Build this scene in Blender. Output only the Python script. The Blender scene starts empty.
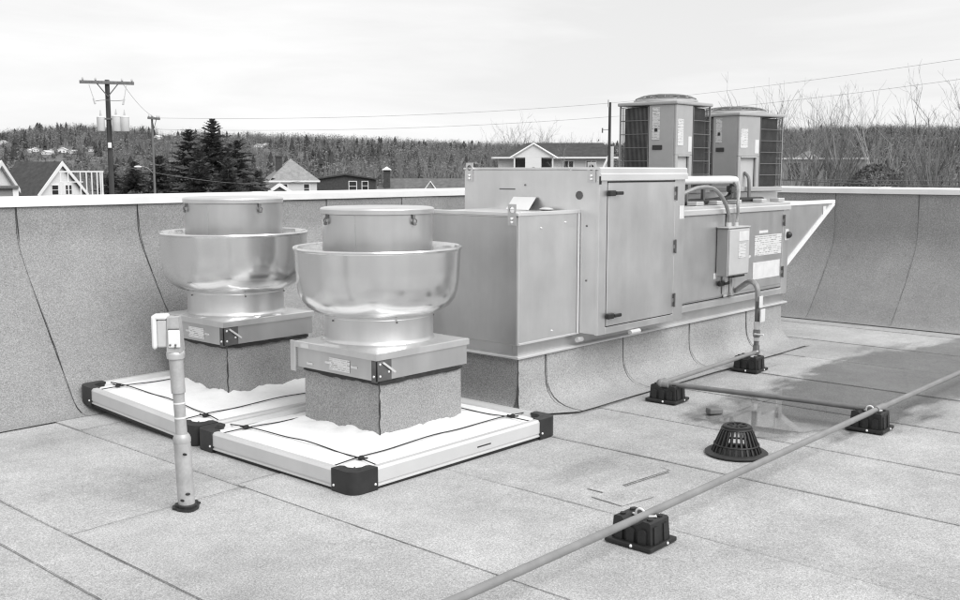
import bpy, bmesh, math, random
from mathutils import Vector, Matrix, noise as mnoise
R = math.radians
random.seed(7)
scene = bpy.context.scene
COL = scene.collection

# ------------------------------------------------------------------ camera, sky, sun, exposure
# world axes: X runs along the air handler (away to the right), Y away to the left, camera over (0,0)
EYE = 1.7
F_PX, PITCH, YAW = 1024.4, 0.12585, -0.8398
cam_d = bpy.data.cameras.new('camera'); cam = bpy.data.objects.new('camera', cam_d); COL.objects.link(cam)
cam_d.sensor_width = 36.0; cam_d.sensor_fit = 'HORIZONTAL'; cam_d.lens = 36.0 * F_PX / 960.0
cam_d.clip_start = 0.05; cam_d.clip_end = 9000
cam.location = (0, 0, EYE)
cam.rotation_euler = (math.pi / 2 - PITCH, 0, YAW)
scene.camera = cam

SUN_EL, SUN_AZ = R(46), R(-96)          # soft light through thin overcast, from the right of the camera (-Y side)
sun_dir = Vector((math.cos(SUN_EL) * math.cos(SUN_AZ), math.cos(SUN_EL) * math.sin(SUN_AZ), math.sin(SUN_EL)))
world = bpy.data.worlds.new('World'); scene.world = world; world.use_nodes = True
wn, wl = world.node_tree.nodes, world.node_tree.links
wn.clear()
w_out = wn.new('ShaderNodeOutputWorld'); w_bg = wn.new('ShaderNodeBackground')
w_sky = wn.new('ShaderNodeTexSky'); w_sky.sky_type = 'NISHITA'; w_sky.sun_disc = False
w_sky.sun_elevation = SUN_EL; w_sky.sun_rotation = math.atan2(sun_dir.x, sun_dir.y)
w_bw = wn.new('ShaderNodeRGBToBW')
w_tc = wn.new('ShaderNodeTexCoord'); w_map = wn.new('ShaderNodeMapping')
w_map.inputs['Scale'].default_value = (1.4, 1.4, 9.0); w_map.inputs['Rotation'].default_value = (R(4), R(3), R(20))
w_no = wn.new('ShaderNodeTexNoise'); w_no.inputs['Scale'].default_value = 1.6; w_no.inputs['Detail'].default_value = 7
w_no.inputs['Roughness'].default_value = 0.55; w_no.inputs['Distortion'].default_value = 0.4
w_mr = wn.new('ShaderNodeMapRange')
w_mr.inputs['From Min'].default_value = 0.36; w_mr.inputs['From Max'].default_value = 0.66
w_mr.inputs['To Min'].default_value = 4.3; w_mr.inputs['To Max'].default_value = 5.25
w_mix = wn.new('ShaderNodeMix'); w_mix.data_type = 'FLOAT'; w_mix.inputs[0].default_value = 0.12
wl.new(w_tc.outputs['Generated'], w_map.inputs['Vector']); wl.new(w_map.outputs['Vector'], w_no.inputs['Vector'])
wl.new(w_no.outputs['Fac'], w_mr.inputs['Value'])
wl.new(w_sky.outputs['Color'], w_bw.inputs['Color'])
wl.new(w_mr.outputs['Result'], w_mix.inputs[2]); wl.new(w_bw.outputs['Val'], w_mix.inputs[3])
wl.new(w_mix.outputs[0], w_bg.inputs['Color']); w_bg.inputs['Strength'].default_value = 0.1
wl.new(w_bg.outputs['Background'], w_out.inputs['Surface'])

sun_d = bpy.data.lights.new('sun', 'SUN'); sun_d.energy = 1.5; sun_d.angle = R(50); sun_d.color = (1, 1, 1)
sun = bpy.data.objects.new('sun', sun_d); COL.objects.link(sun)
sun.rotation_euler = sun_dir.to_track_quat('Z', 'Y').to_euler(); sun.location = (0, -20, 30)

scene.view_settings.view_transform = 'Standard'; scene.view_settings.look = 'None'
scene.view_settings.exposure = 0.98; scene.view_settings.gamma = 1.0
scene.view_settings.use_curve_mapping = False
scene.render.engine = 'CYCLES'
scene.cycles.filter_width = 1.25
scene.cycles.use_adaptive_sampling = False
scene.cycles.use_denoising = True
scene.cycles.max_bounces = 6; scene.cycles.transparent_max_bounces = 12
scene.cycles.caustics_reflective = False; scene.cycles.caustics_refractive = False

FWD = Vector((-math.sin(YAW), math.cos(YAW), 0)); RGT = Vector((math.cos(YAW), math.sin(YAW), 0))
def far(px, D, z=0.0):
    """point of the town at horizontal distance D (metres) in the direction seen in column px"""
    v = FWD + RGT * ((px - 480) / F_PX / 1.008)
    v.normalize()
    return Vector((v.x * D, v.y * D, z))

# ------------------------------------------------------------------ materials (all neutral: the photograph is black and white)
MATS = {}
def pbr(name, c, rough=0.6, metal=0.0, var=0.12, scale=3.0, fine=0.0, fscale=200.0, bump=0.0, bscale=60.0,
        stretch=(1, 1, 1), rvar=0.0, spec=0.5, streak=0.0, det=6):
    m = bpy.data.materials.new(name); m.use_nodes = True
    n, l = m.node_tree.nodes, m.node_tree.links
    b = n['Principled BSDF']
    b.inputs['Roughness'].default_value = rough; b.inputs['Metallic'].default_value = metal
    b.inputs['Specular IOR Level'].default_value = spec
    tc = n.new('ShaderNodeTexCoord'); mp = n.new('ShaderNodeMapping'); mp.inputs['Scale'].default_value = stretch
    l.new(tc.outputs['Object'], mp.inputs['Vector'])
    n1 = n.new('ShaderNodeTexNoise'); n1.inputs['Scale'].default_value = scale; n1.inputs['Detail'].default_value = det
    n1.inputs['Roughness'].default_value = 0.6
    l.new(mp.outputs['Vector'], n1.inputs['Vector'])
    mr = n.new('ShaderNodeMapRange'); mr.inputs['From Min'].default_value = 0.3; mr.inputs['From Max'].default_value = 0.7
    mr.inputs['To Min'].default_value = c * (1 - var); mr.inputs['To Max'].default_value = c * (1 + var)
    l.new(n1.outputs['Fac'], mr.inputs['Value'])
    val = mr.outputs['Result']
    if fine > 0:
        n2 = n.new('ShaderNodeTexNoise'); n2.inputs['Scale'].default_value = fscale; n2.inputs['Detail'].default_value = 3
        n2.inputs['Roughness'].default_value = 0.7
        l.new(tc.outputs['Object'], n2.inputs['Vector'])
        m2 = n.new('ShaderNodeMapRange'); m2.inputs['From Min'].default_value = 0.3; m2.inputs['From Max'].default_value = 0.7
        m2.inputs['To Min'].default_value = 1 - fine; m2.inputs['To Max'].default_value = 1 + fine
        l.new(n2.outputs['Fac'], m2.inputs['Value'])
        mu = n.new('ShaderNodeMath'); mu.operation = 'MULTIPLY'
        l.new(val, mu.inputs[0]); l.new(m2.outputs['Result'], mu.inputs[1]); val = mu.outputs[0]
    if streak > 0:
        ms = n.new('ShaderNodeMapping'); ms.inputs['Scale'].default_value = (9, 9, 0.7)
        l.new(tc.outputs['Object'], ms.inputs['Vector'])
        n3 = n.new('ShaderNodeTexNoise'); n3.inputs['Scale'].default_value = 1.0; n3.inputs['Detail'].default_value = min(det, 5)
        l.new(ms.outputs['Vector'], n3.inputs['Vector'])
        m3 = n.new('ShaderNodeMapRange'); m3.inputs['From Min'].default_value = 0.3; m3.inputs['From Max'].default_value = 0.7
        m3.inputs['To Min'].default_value = 1 - streak; m3.inputs['To Max'].default_value = 1 + streak
        l.new(n3.outputs['Fac'], m3.inputs['Value'])
        mu = n.new('ShaderNodeMath'); mu.operation = 'MULTIPLY'
        l.new(val, mu.inputs[0]); l.new(m3.outputs['Result'], mu.inputs[1]); val = mu.outputs[0]
    l.new(val, b.inputs['Base Color'])
    if rvar > 0:
        m4 = n.new('ShaderNodeMapRange'); m4.inputs['From Min'].default_value = 0.3; m4.inputs['From Max'].default_value = 0.7
        m4.inputs['To Min'].default_value = rough - rvar; m4.inputs['To Max'].default_value = rough + rvar
        l.new(n1.outputs['Fac'], m4.inputs['Value']); l.new(m4.outputs['Result'], b.inputs['Roughness'])
    if bump > 0:
        nb = n.new('ShaderNodeTexNoise'); nb.inputs['Scale'].default_value = bscale; nb.inputs['Detail'].default_value = min(det, 4)
        l.new(tc.outputs['Object'], nb.inputs['Vector'])
        bp = n.new('ShaderNodeBump'); bp.inputs['Strength'].default_value = bump; bp.inputs['Distance'].default_value = 0.01
        l.new(nb.outputs['Fac'], bp.inputs['Height']); l.new(bp.outputs['Normal'], b.inputs['Normal'])
    MATS[name] = m
    return m

def granules(name, c, blotch=0.16, grain=0.30):
    """mineral surfaced roofing membrane: stone granules, soft dirt blotches, scuffs"""
    m = bpy.data.materials.new(name); m.use_nodes = True
    n, l = m.node_tree.nodes, m.node_tree.links
    b = n['Principled BSDF']; b.inputs['Roughness'].default_value = 0.92; b.inputs['Specular IOR Level'].default_value = 0.25
    geo = n.new('ShaderNodeNewGeometry')
    pos = geo.outputs['Position']
    def rng(src, a, b_, lo, hi):
        q = n.new('ShaderNodeMapRange'); q.inputs['From Min'].default_value = a; q.inputs['From Max'].default_value = b_
        q.inputs['To Min'].default_value = lo; q.inputs['To Max'].default_value = hi; l.new(src, q.inputs['Value']); return q.outputs['Result']
    def noi(s, d=3, r=0.6):
        q = n.new('ShaderNodeTexNoise'); q.inputs['Scale'].default_value = s; q.inputs['Detail'].default_value = d
        q.inputs['Roughness'].default_value = r; l.new(pos, q.inputs['Vector']); return q.outputs['Fac']
    def mul(a, b_):
        q = n.new('ShaderNodeMath'); q.operation = 'MULTIPLY'; l.new(a, q.inputs[0]); l.new(b_, q.inputs[1]); return q.outputs[0]
    v = n.new('ShaderNodeTexVoronoi'); v.inputs['Scale'].default_value = 330; l.new(pos, v.inputs['Vector'])
    bwv = n.new('ShaderNodeRGBToBW'); l.new(v.outputs['Color'], bwv.inputs['Color'])
    g1 = rng(bwv.outputs['Val'], 0.15, 0.85, 1 - grain, 1 + grain)
    g2 = rng(noi(100, 3, .8), 0.34, 0.66, 0.74, 1.26)
    b1 = rng(noi(1.1, 5, .6), 0.32, 0.68, 1 - blotch, 1 + blotch)
    b2 = rng(noi(6.5, 5, .65), 0.3, 0.7, 1 - blotch * .55, 1 + blotch * .55)
    dots = rng(noi(38, 2, .5), 0.70, 0.76, 1.0, 0.72)
    # dirt left by dried puddles and foot traffic, each with its own place and shape
    for sx, sy, rx, ry, am in ((4.70, 3.36, .62, .13, .80), (4.35, 2.92, .10, .10, .80), (2.55, 2.75, .45, .22, .88), (2.7, 6.25, 1.0, .22, .86), (2.9, 4.95, .5, .3, .9), (9.6, 1.9, 1.4, .5, .86)):
        mp = n.new('ShaderNodeMapping'); mp.vector_type = 'POINT'
        mp.inputs['Location'].default_value = (-sx / rx, -sy / ry, 0); mp.inputs['Scale'].default_value = (1 / rx, 1 / ry, 0.6)
        l.new(pos, mp.inputs['Vector'])
        ln = n.new('ShaderNodeVectorMath'); ln.operation = 'LENGTH'; l.new(mp.outputs['Vector'], ln.inputs[0])
        ad = n.new('ShaderNodeMath'); ad.operation = 'MULTIPLY_ADD'; ad.inputs[1].default_value = 1.6
        l.new(noi(7.0, 6, .65), ad.inputs[0]); l.new(ln.outputs['Value'], ad.inputs[2])
        dots = mul(dots, rng(ad.outputs[0], 1.1, 1.9, am, 1.0))
    val = n.new('ShaderNodeMath'); val.operation = 'MULTIPLY'; val.inputs[1].default_value = c
    l.new(mul(mul(mul(g1, g2), mul(b1, b2)), dots), val.inputs[0])
    l.new(val.outputs[0], b.inputs['Base Color'])
    bp = n.new('ShaderNodeBump'); bp.inputs['Strength'].default_value = 0.5; bp.inputs['Distance'].default_value = 0.003
    l.new(noi(160, 3, .7), bp.inputs['Height']); l.new(bp.outputs['Normal'], b.inputs['Normal'])
    MATS[name] = m
    return m

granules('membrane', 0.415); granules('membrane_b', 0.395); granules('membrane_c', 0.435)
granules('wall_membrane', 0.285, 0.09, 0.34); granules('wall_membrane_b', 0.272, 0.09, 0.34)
granules('curb_membrane', 0.37, 0.10, 0.26); granules('fan_curb_membrane', 0.315, 0.10, 0.34)
pbr('bitumen', 0.025, 0.55, var=0.4, scale=30)
pbr('bitumen_dusty', 0.10, 0.8, var=0.5, scale=22)
pbr('deck_board', 0.05, 0.9)
pbr('coping_white', 0.82, 0.45, var=0.05, scale=4, bump=0.03, bscale=8)
def sheet_metal(name, c, rough, metal=0.82):
    """galvanized sheet: cloudy zinc, wipe streaks, spangle, slight oil-canning"""
    m = bpy.data.materials.new(name); m.use_nodes = True
    n, l = m.node_tree.nodes, m.node_tree.links
    b = n['Principled BSDF']; b.inputs['Metallic'].default_value = metal
    tc = n.new('ShaderNodeTexCoord')
    def noi(scale, vec, det=5, ro=.6):
        mp = n.new('ShaderNodeMapping'); mp.inputs['Scale'].default_value = vec; l.new(tc.outputs['Object'], mp.inputs['Vector'])
        q = n.new('ShaderNodeTexNoise'); q.inputs['Scale'].default_value = scale; q.inputs['Detail'].default_value = det; q.inputs['Roughness'].default_value = ro
        l.new(mp.outputs['Vector'], q.inputs['Vector']); return q.outputs['Fac']
    def rng(src, lo, hi, a=.3, z=.7):
        q = n.new('ShaderNodeMapRange'); q.inputs['From Min'].default_value = a; q.inputs['From Max'].default_value = z
        q.inputs['To Min'].default_value = lo; q.inputs['To Max'].default_value = hi; l.new(src, q.inputs['Value']); return q.outputs['Result']
    def mul(a, z):
        q = n.new('ShaderNodeMath'); q.operation = 'MULTIPLY'; l.new(a, q.inputs[0]); l.new(z, q.inputs[1]); return q.outputs[0]
    cloud = noi(1.3, (1, 1, 1), 4); wipe = noi(1.0, (9, 9, 1.1), 5); blot = noi(4.2, (1, 1, .6), 5)
    v = mul(mul(rng(cloud, c * .91, c * 1.08), rng(wipe, .965, 1.035)), rng(blot, .955, 1.045))
    l.new(v, b.inputs['Base Color'])
    l.new(mul(rng(blot, rough * .97, rough * 1.25, .25, .75), rng(wipe, 1.0, 1.12, .2, .8)), b.inputs['Roughness'])
    bp = n.new('ShaderNodeBump'); bp.inputs['Strength'].default_value = .10; bp.inputs['Distance'].default_value = .02
    l.new(noi(1.9, (1, 1, 1), 2, .4), bp.inputs['Height']); l.new(bp.outputs['Normal'], b.inputs['Normal'])
    MATS[name] = m
sheet_metal('galvanized', .79, .31, .86); sheet_metal('galvanized_dull', .72, .31, .86); sheet_metal('galvanized_skirt', .64, .32, .86); sheet_metal('galvanized_shaded', .60, .31, .9)
pbr('galvanized_bright', 0.82, 0.36, 0.6, var=0.06, scale=3, bump=0.04, bscale=3, det=1)
pbr('spun_aluminium', 0.78, 0.215, 1.0, var=0.05, scale=2.2, bump=0.02, bscale=2.5, rvar=0.025, streak=0.04, det=4)
pbr('spun_aluminium_matt', 0.76, 0.35, 0.88, var=0.06, scale=2.5, bump=0.02, bscale=3, rvar=0.03, streak=0.05, det=4)
pbr('steel_dark', 0.17, 0.5, 0.7, var=0.25, scale=9)
pbr('black_plastic', 0.022, 0.42, var=0.25, scale=12, bump=0.05, bscale=80)
pbr('black_rubber', 0.018, 0.5, var=0.35, scale=14, bump=0.12, bscale=60)
pbr('cast_iron', 0.022, 0.55, var=0.4, scale=25, bump=0.15, bscale=90)
pbr('white_plastic', 0.80, 0.4, var=0.04, scale=6)
pbr('grey_plastic', 0.55, 0.45, var=0.08, scale=9)
pbr('paper_white', 0.70, 0.6, var=0.10, scale=9)
pbr('filter_fleece', 0.86, 0.95, var=0.03, scale=9, fine=0.03, fscale=60, bump=0.25, bscale=35, spec=0.1)
pbr('tray_aluminium', 0.68, 0.40, 0.3, var=0.05, scale=3, bump=0.02, bscale=30)
pbr('cord', 0.015, 0.8, var=0.2, scale=40)
pbr('enamel_grey', 0.40, 0.45, var=0.07, scale=5, bump=0.02, bscale=12)
pbr('enamel_light', 0.52, 0.42, var=0.06, scale=5, bump=0.02, bscale=12)
pbr('coil_dark', 0.015, 0.6, 0.3, var=0.4, scale=18)
pbr('guard_wire', 0.20, 0.45, 0.3, var=0.1)
pbr('pipe_paint', 0.235, 0.33, var=0.14, scale=8, bump=0.02, bscale=20)
pbr('pipe_dark', 0.16, 0.5, var=0.2, scale=10)
pbr('pvc_weathered', 0.44, 0.45, 0.2, var=0.18, scale=9, fine=0.06, fscale=70, streak=0.12)
pbr('pipe_insulation', 0.83, 0.55, var=0.05, scale=10, bump=0.05, bscale=30)
pbr('flex_conduit', 0.34, 0.4, 0.4, var=0.12, scale=20)
pbr('brass', 0.30, 0.35, 0.8, var=0.2, scale=20)
pbr('wood_pole', 0.055, 0.9, var=0.35, scale=3, stretch=(4, 4, 0.4))
pbr('wood_pole_pale', 0.17, 0.9, var=0.25, scale=3, stretch=(4, 4, 0.4))
pbr('transformer_grey', 0.66, 0.5, var=0.06, scale=3)
pbr('wire_grey', 0.16, 0.6)
pbr('porcelain', 0.55, 0.3)
pbr('siding_white', 0.78, 0.7, var=0.05, scale=1.2, stretch=(1, 1, 12))
pbr('siding_pale', 0.62, 0.75, var=0.06, scale=1.0, stretch=(1, 1, 12))
pbr('siding_grey', 0.25, 0.8, var=0.08, scale=1.0, stretch=(1, 1, 12))
pbr('shingle_dark', 0.055, 0.9, var=0.3, scale=2.2, fine=0.2, fscale=14)
pbr('shingle_grey', 0.27, 0.9, var=0.2, scale=2.0, fine=0.2, fscale=14)
pbr('shingle_mid', 0.13, 0.9, var=0.25, scale=2.0, fine=0.2, fscale=14)
pbr('roof_white', 0.72, 0.6, var=0.06, scale=1)
pbr('brick_dark', 0.06, 0.9, var=0.3, scale=4)
pbr('trim_white', 0.82, 0.6, var=0.03)
pbr('window_glass', 0.035, 0.08, var=0.2, scale=0.6)
pbr('grass_winter', 0.13, 0.95, var=0.35, scale=0.02, fine=0.25, fscale=0.2)
pbr('bark_grey', 0.21, 0.9, var=0.3, scale=2)
pbr('shrub', 0.075, 0.9, var=0.4, scale=1.5)
pbr('bark_pale', 0.30, 0.9, var=0.3, scale=2)
pbr('bark_dark', 0.16, 0.9, var=0.3, scale=2)
pbr('needles', 0.062, 0.8, var=0.5, scale=0.8)
pbr('needles_far', 0.042, 0.9, var=0.4, scale=0.05)
pbr('twigs_pale', 0.20, 0.95, var=0.4, scale=0.03, fine=0.3, fscale=0.15)
pbr('twigs_far', 0.11, 0.95, var=0.45, scale=0.022, fine=0.35, fscale=0.12)

def print_paper(name, c, lines, dark=0.35):
    m = pbr(name, c, 0.6, var=0.03, scale=6)
    n, l = m.node_tree.nodes, m.node_tree.links
    b = n['Principled BSDF']
    tc = n.new('ShaderNodeTexCoord'); br = n.new('ShaderNodeTexBrick')
    sx = n.new('ShaderNodeSeparateXYZ'); l.new(tc.outputs['Object'], sx.inputs[0])
    ad = n.new('ShaderNodeMath'); ad.operation = 'ADD'; l.new(sx.outputs['X'], ad.inputs[0]); l.new(sx.outputs['Y'], ad.inputs[1])
    cb = n.new('ShaderNodeCombineXYZ'); l.new(ad.outputs[0], cb.inputs['X']); l.new(sx.outputs['Z'], cb.inputs['Y'])
    br.inputs['Scale'].default_value = lines; br.inputs['Mortar Size'].default_value = 0.09; br.inputs['Mortar Smooth'].default_value = 0.2
    br.inputs['Brick Width'].default_value = .9; br.inputs['Row Height'].default_value = .28
    br.inputs['Color1'].default_value = (c * .30,) * 3 + (1,); br.inputs['Color2'].default_value = (c * .95,) * 3 + (1,)
    br.inputs['Mortar'].default_value = (c,) * 3 + (1,); br.offset = 0.37; br.squash = 1.6; br.squash_frequency = 3
    l.new(cb.outputs[0], br.inputs['Vector']); l.new(br.outputs['Color'], b.inputs['Base Color'])
    return m
print_paper('printed_label', 0.70, 24)
print_paper('printed_sheet', 0.70, 15)

# puddle: thin water film over the membrane (darkens what is under it, mirrors the sky)
def film_material():
    m = bpy.data.materials.new('water_film'); m.use_nodes = True
    n, l = m.node_tree.nodes, m.node_tree.links; n.clear()
    out = n.new('ShaderNodeOutputMaterial')
    clear = n.new('ShaderNodeBsdfTransparent'); clear.inputs['Color'].default_value = (1, 1, 1, 1)
    tint = n.new('ShaderNodeBsdfTransparent'); tint.inputs['Color'].default_value = (.88, .88, .88, 1)
    gl = n.new('ShaderNodeBsdfGlossy'); gl.inputs['Roughness'].default_value = 0.03; gl.inputs['Color'].default_value = (1, 1, 1, 1)
    geo = n.new('ShaderNodeNewGeometry')
    nb = n.new('ShaderNodeTexNoise'); nb.inputs['Scale'].default_value = 5; nb.inputs['Detail'].default_value = 4; l.new(geo.outputs['Position'], nb.inputs['Vector'])
    bp = n.new('ShaderNodeBump'); bp.inputs['Strength'].default_value = 0.03; bp.inputs['Distance'].default_value = 0.005
    l.new(nb.outputs['Fac'], bp.inputs['Height']); l.new(bp.outputs['Normal'], gl.inputs['Normal'])
    fr = n.new('ShaderNodeFresnel'); fr.inputs['IOR'].default_value = 1.33
    wet = n.new('ShaderNodeMixShader'); l.new(fr.outputs['Fac'], wet.inputs[0]); l.new(tint.outputs[0], wet.inputs[1]); l.new(gl.outputs[0], wet.inputs[2])
    at = n.new('ShaderNodeAttribute'); at.attribute_name = 'depth'
    mp = n.new('ShaderNodeMapping'); mp.inputs['Scale'].default_value = (0.9, 2.2, 1); l.new(geo.outputs['Position'], mp.inputs['Vector'])
    no = n.new('ShaderNodeTexNoise'); no.inputs['Scale'].default_value = 2.1; no.inputs['Detail'].default_value = 7; no.inputs['Roughness'].default_value = .6
    l.new(mp.outputs['Vector'], no.inputs['Vector'])
    sub = n.new('ShaderNodeMath'); sub.operation = 'MULTIPLY_ADD'; sub.inputs[1].default_value = 1.5; sub.inputs[2].default_value = -0.75
    l.new(no.outputs['Fac'], sub.inputs[0])
    add = n.new('ShaderNodeMath'); add.operation = 'ADD'; l.new(at.outputs['Fac'], add.inputs[0]); l.new(sub.outputs[0], add.inputs[1])
    mr = n.new('ShaderNodeMapRange'); mr.interpolation_type = 'SMOOTHSTEP'; mr.inputs['From Min'].default_value = 0.30; mr.inputs['From Max'].default_value = 0.46
    l.new(add.outputs[0], mr.inputs['Value'])
    m2 = n.new('ShaderNodeMapRange'); m2.interpolation_type = 'SMOOTHSTEP'; m2.inputs['From Min'].default_value = 0.50; m2.inputs['From Max'].default_value = 0.60
    l.new(add.outputs[0], m2.inputs['Value'])
    gm = n.new('ShaderNodeMath'); gm.operation = 'MULTIPLY'; l.new(fr.outputs['Fac'], gm.inputs[0]); l.new(m2.outputs['Result'], gm.inputs[1]); l.new(gm.outputs[0], wet.inputs[0])
    mx = n.new('ShaderNodeMixShader'); l.new(mr.outputs['Result'], mx.inputs[0]); l.new(clear.outputs[0], mx.inputs[1]); l.new(wet.outputs[0], mx.inputs[2])
    l.new(mx.outputs[0], out.inputs['Surface'])
    MATS['water_film'] = m
film_material()

# ------------------------------------------------------------------ mesh helpers
class MB:
    def __init__(s): s.v = []; s.f = []; s.sm = []
    def add(s, vs, fs, smooth=False):
        o = len(s.v); s.v += [tuple(v) for v in vs]
        s.f += [tuple(i + o for i in f) for f in fs]; s.sm += [smooth] * len(fs); return s
    def box(s, x0, x1, y0, y1, z0, z1):
        return s.add([(x0, y0, z0), (x1, y0, z0), (x1, y1, z0), (x0, y1, z0), (x0, y0, z1), (x1, y0, z1), (x1, y1, z1), (x0, y1, z1)],
                     [(0, 3, 2, 1), (4, 5, 6, 7), (0, 1, 5, 4), (1, 2, 6, 5), (2, 3, 7, 6), (3, 0, 4, 7)])
    def bbox(s, x0, x1, y0, y1, z0, z1, b=0.004, seg=1):
        """bevelled box"""
        bm = bmesh.new(); bmesh.ops.create_cube(bm, size=1)
        for v in bm.verts: v.co = Vector(((x0 + x1) / 2 + v.co.x * (x1 - x0), (y0 + y1) / 2 + v.co.y * (y1 - y0), (z0 + z1) / 2 + v.co.z * (z1 - z0)))
        bmesh.ops.bevel(bm, geom=bm.edges[:], offset=b, segments=seg, affect='EDGES', profile=.5)
        bm.verts.index_update()
        s.add([v.co[:] for v in bm.verts], [[v.index for v in f.verts] for f in bm.faces]); bm.free(); return s
    def tube(s, pts, r, n=8, cap=True, closed=False):
        pts = [Vector(p) for p in pts]; k = len(pts)
        rs = r if isinstance(r, (list, tuple)) else [r] * k
        vs = []; up = None
        for i, p in enumerate(pts):
            if closed: d = (pts[(i + 1) % k] - pts[i - 1]).normalized()
            else: d = (pts[min(i + 1, k - 1)] - pts[max(i - 1, 0)]).normalized()
            if up is None: up = Vector((0, 0, 1)) if abs(d.z) < .9 else Vector((1, 0, 0))
            a = d.cross(up)
            if a.length < 1e-4: a = d.cross(Vector((1, .3, 0)))
            a.normalize(); b = a.cross(d).normalized(); up = b
            for j in range(n):
                t = 2 * math.pi * j / n
                vs.append(p + (a * math.cos(t) + b * math.sin(t)) * rs[i])
        fs = []
        for i in range(k if closed else k - 1):
            i2 = (i + 1) % k
            for j in range(n): fs.append((i * n + j, i * n + (j + 1) % n, i2 * n + (j + 1) % n, i2 * n + j))
        if cap and not closed: fs += [tuple(range(n - 1, -1, -1)), tuple(range((k - 1) * n, k * n))]
        return s.add(vs, fs, True)
    def lathe(s, prof, c=(0, 0), n=48, a0=0.0, a1=2 * math.pi):
        full = abs(a1 - a0 - 2 * math.pi) < 1e-6; m = n if full else n + 1
        vs = []
        for r, z in prof:
            for j in range(m):
                t = a0 + (a1 - a0) * j / n; vs.append((c[0] + r * math.cos(t), c[1] + r * math.sin(t), z))
        fs = []
        for i in range(len(prof) - 1):
            for j in range(n): fs.append((i * m + j, i * m + (j + 1) % m, (i + 1) * m + (j + 1) % m, (i + 1) * m + j))
        return s.add(vs, fs, True)
    def cyl(s, p, q, r, n=12): return s.tube([p, q], r, n)
    def prism(s, poly, z0, z1):
        k = len(poly)
        return s.add([(x, y, z0) for x, y in poly] + [(x, y, z1) for x, y in poly],
                     [tuple(range(k - 1, -1, -1)), tuple(range(k, 2 * k))] + [(i, (i + 1) % k, k + (i + 1) % k, k + i) for i in range(k)])
    def extr(s, prof, f0, f1, cap=True):
        """profile of (a,b) points swept between two frames f(a,b)->xyz"""
        k = len(prof); vs = [f0(a, b) for a, b in prof] + [f1(a, b) for a, b in prof]
        fs = [(i, (i + 1) % k, k + (i + 1) % k, k + i) for i in range(k)]
        if cap: fs += [tuple(range(k - 1, -1, -1)), tuple(range(k, 2 * k))]
        return s.add(vs, fs)
    def ball(s, c, r, n=8, sx=1, sy=1, sz=1):
        prof = [(max(r * math.cos(t), 1e-4), r * math.sin(t)) for t in [(-90 + 180 * i / n) * math.pi / 180 for i in range(n + 1)]]
        m = MB().lathe(prof, (0, 0), n + 4)
        return s.add([(c[0] + x * sx, c[1] + y * sy, c[2] + z * sz) for x, y, z in m.v], m.f, True)
    def quad(s, a, b, c, d): return s.add([a, b, c, d], [(0, 1, 2, 3)])
    def xf(s, M): s.v = [tuple(M @ Vector(v)) for v in s.v]; return s

ORIG = {}
def set_props(o, label=None, cat=None, group=None, kind=None):
    if label: o['label'] = label
    if cat: o['category'] = cat
    if group: o['group'] = group
    if kind: o['kind'] = kind
    return o
def mesh_of(name, mb, mat, off=(0, 0, 0), angle=35):
    me = bpy.data.meshes.new(name)
    ox, oy, oz = off
    me.from_pydata([(x - ox, y - oy, z - oz) for x, y, z in mb.v], [], mb.f)
    bm = bmesh.new(); bm.from_mesh(me); bmesh.ops.recalc_face_normals(bm, faces=bm.faces[:]) if len(mb.f) < 60000 else None; bm.to_mesh(me); bm.free()
    if any(mb.sm):
        me.polygons.foreach_set('use_smooth', mb.sm if len(mb.sm) == len(me.polygons) else [True] * len(me.polygons))
        me.set_sharp_from_angle(angle=R(angle))
    me.materials.append(MATS[mat]); me.update()
    return me
def thing(name, label, cat, loc=(0, 0, 0), rotz=0.0, group=None, world=True):
    """an Empty at the base of a thing; world=True: its parts are given in world coordinates"""
    o = bpy.data.objects.new(name, None); COL.objects.link(o); o.location = loc; o.rotation_euler = (0, 0, rotz)
    o.empty_display_size = .1
    ORIG[o.name] = tuple(loc) if world else (0, 0, 0)
    return set_props(o, label, cat, group)
def part(name, mb, mat, parent, label=None, kind=None):
    off = ORIG[parent.name]
    o = bpy.data.objects.new(name, mesh_of(name, mb, mat, off)); COL.objects.link(o); o.parent = parent
    ORIG[o.name] = off
    return set_props(o, label, kind=kind)
def solo(name, mb, mat, label=None, cat=None, group=None, kind=None, off=(0, 0, 0)):
    o = bpy.data.objects.new(name, mesh_of(name, mb, mat, off)); COL.objects.link(o); o.location = off; ORIG[o.name] = off
    return set_props(o, label, cat, group, kind)
def inst(name, src, parent, loc=(0, 0, 0), rot=(0, 0, 0), scl=(1, 1, 1)):
    """another piece sharing the mesh of src"""
    o = bpy.data.objects.new(name, src.data); COL.objects.link(o); o.parent = parent
    o.location = loc; o.rotation_euler = rot; o.scale = scl; ORIG[o.name] = ORIG[parent.name]
    return o
def smooth_path(pts, n=6):
    pts = [Vector(p) for p in pts]; out = []
    for i in range(len(pts) - 1):
        p0, p1, p2, p3 = pts[max(i - 1, 0)], pts[i], pts[i + 1], pts[min(i + 2, len(pts) - 1)]
        for k in range(n):
            t = k / n
            out.append(.5 * ((2 * p1) + (p2 - p0) * t + (2 * p0 - 5 * p1 + 4 * p2 - p3) * t * t + (3 * p1 - p0 - 3 * p2 + p3) * t ** 3))
    out.append(pts[-1]); return out
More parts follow.
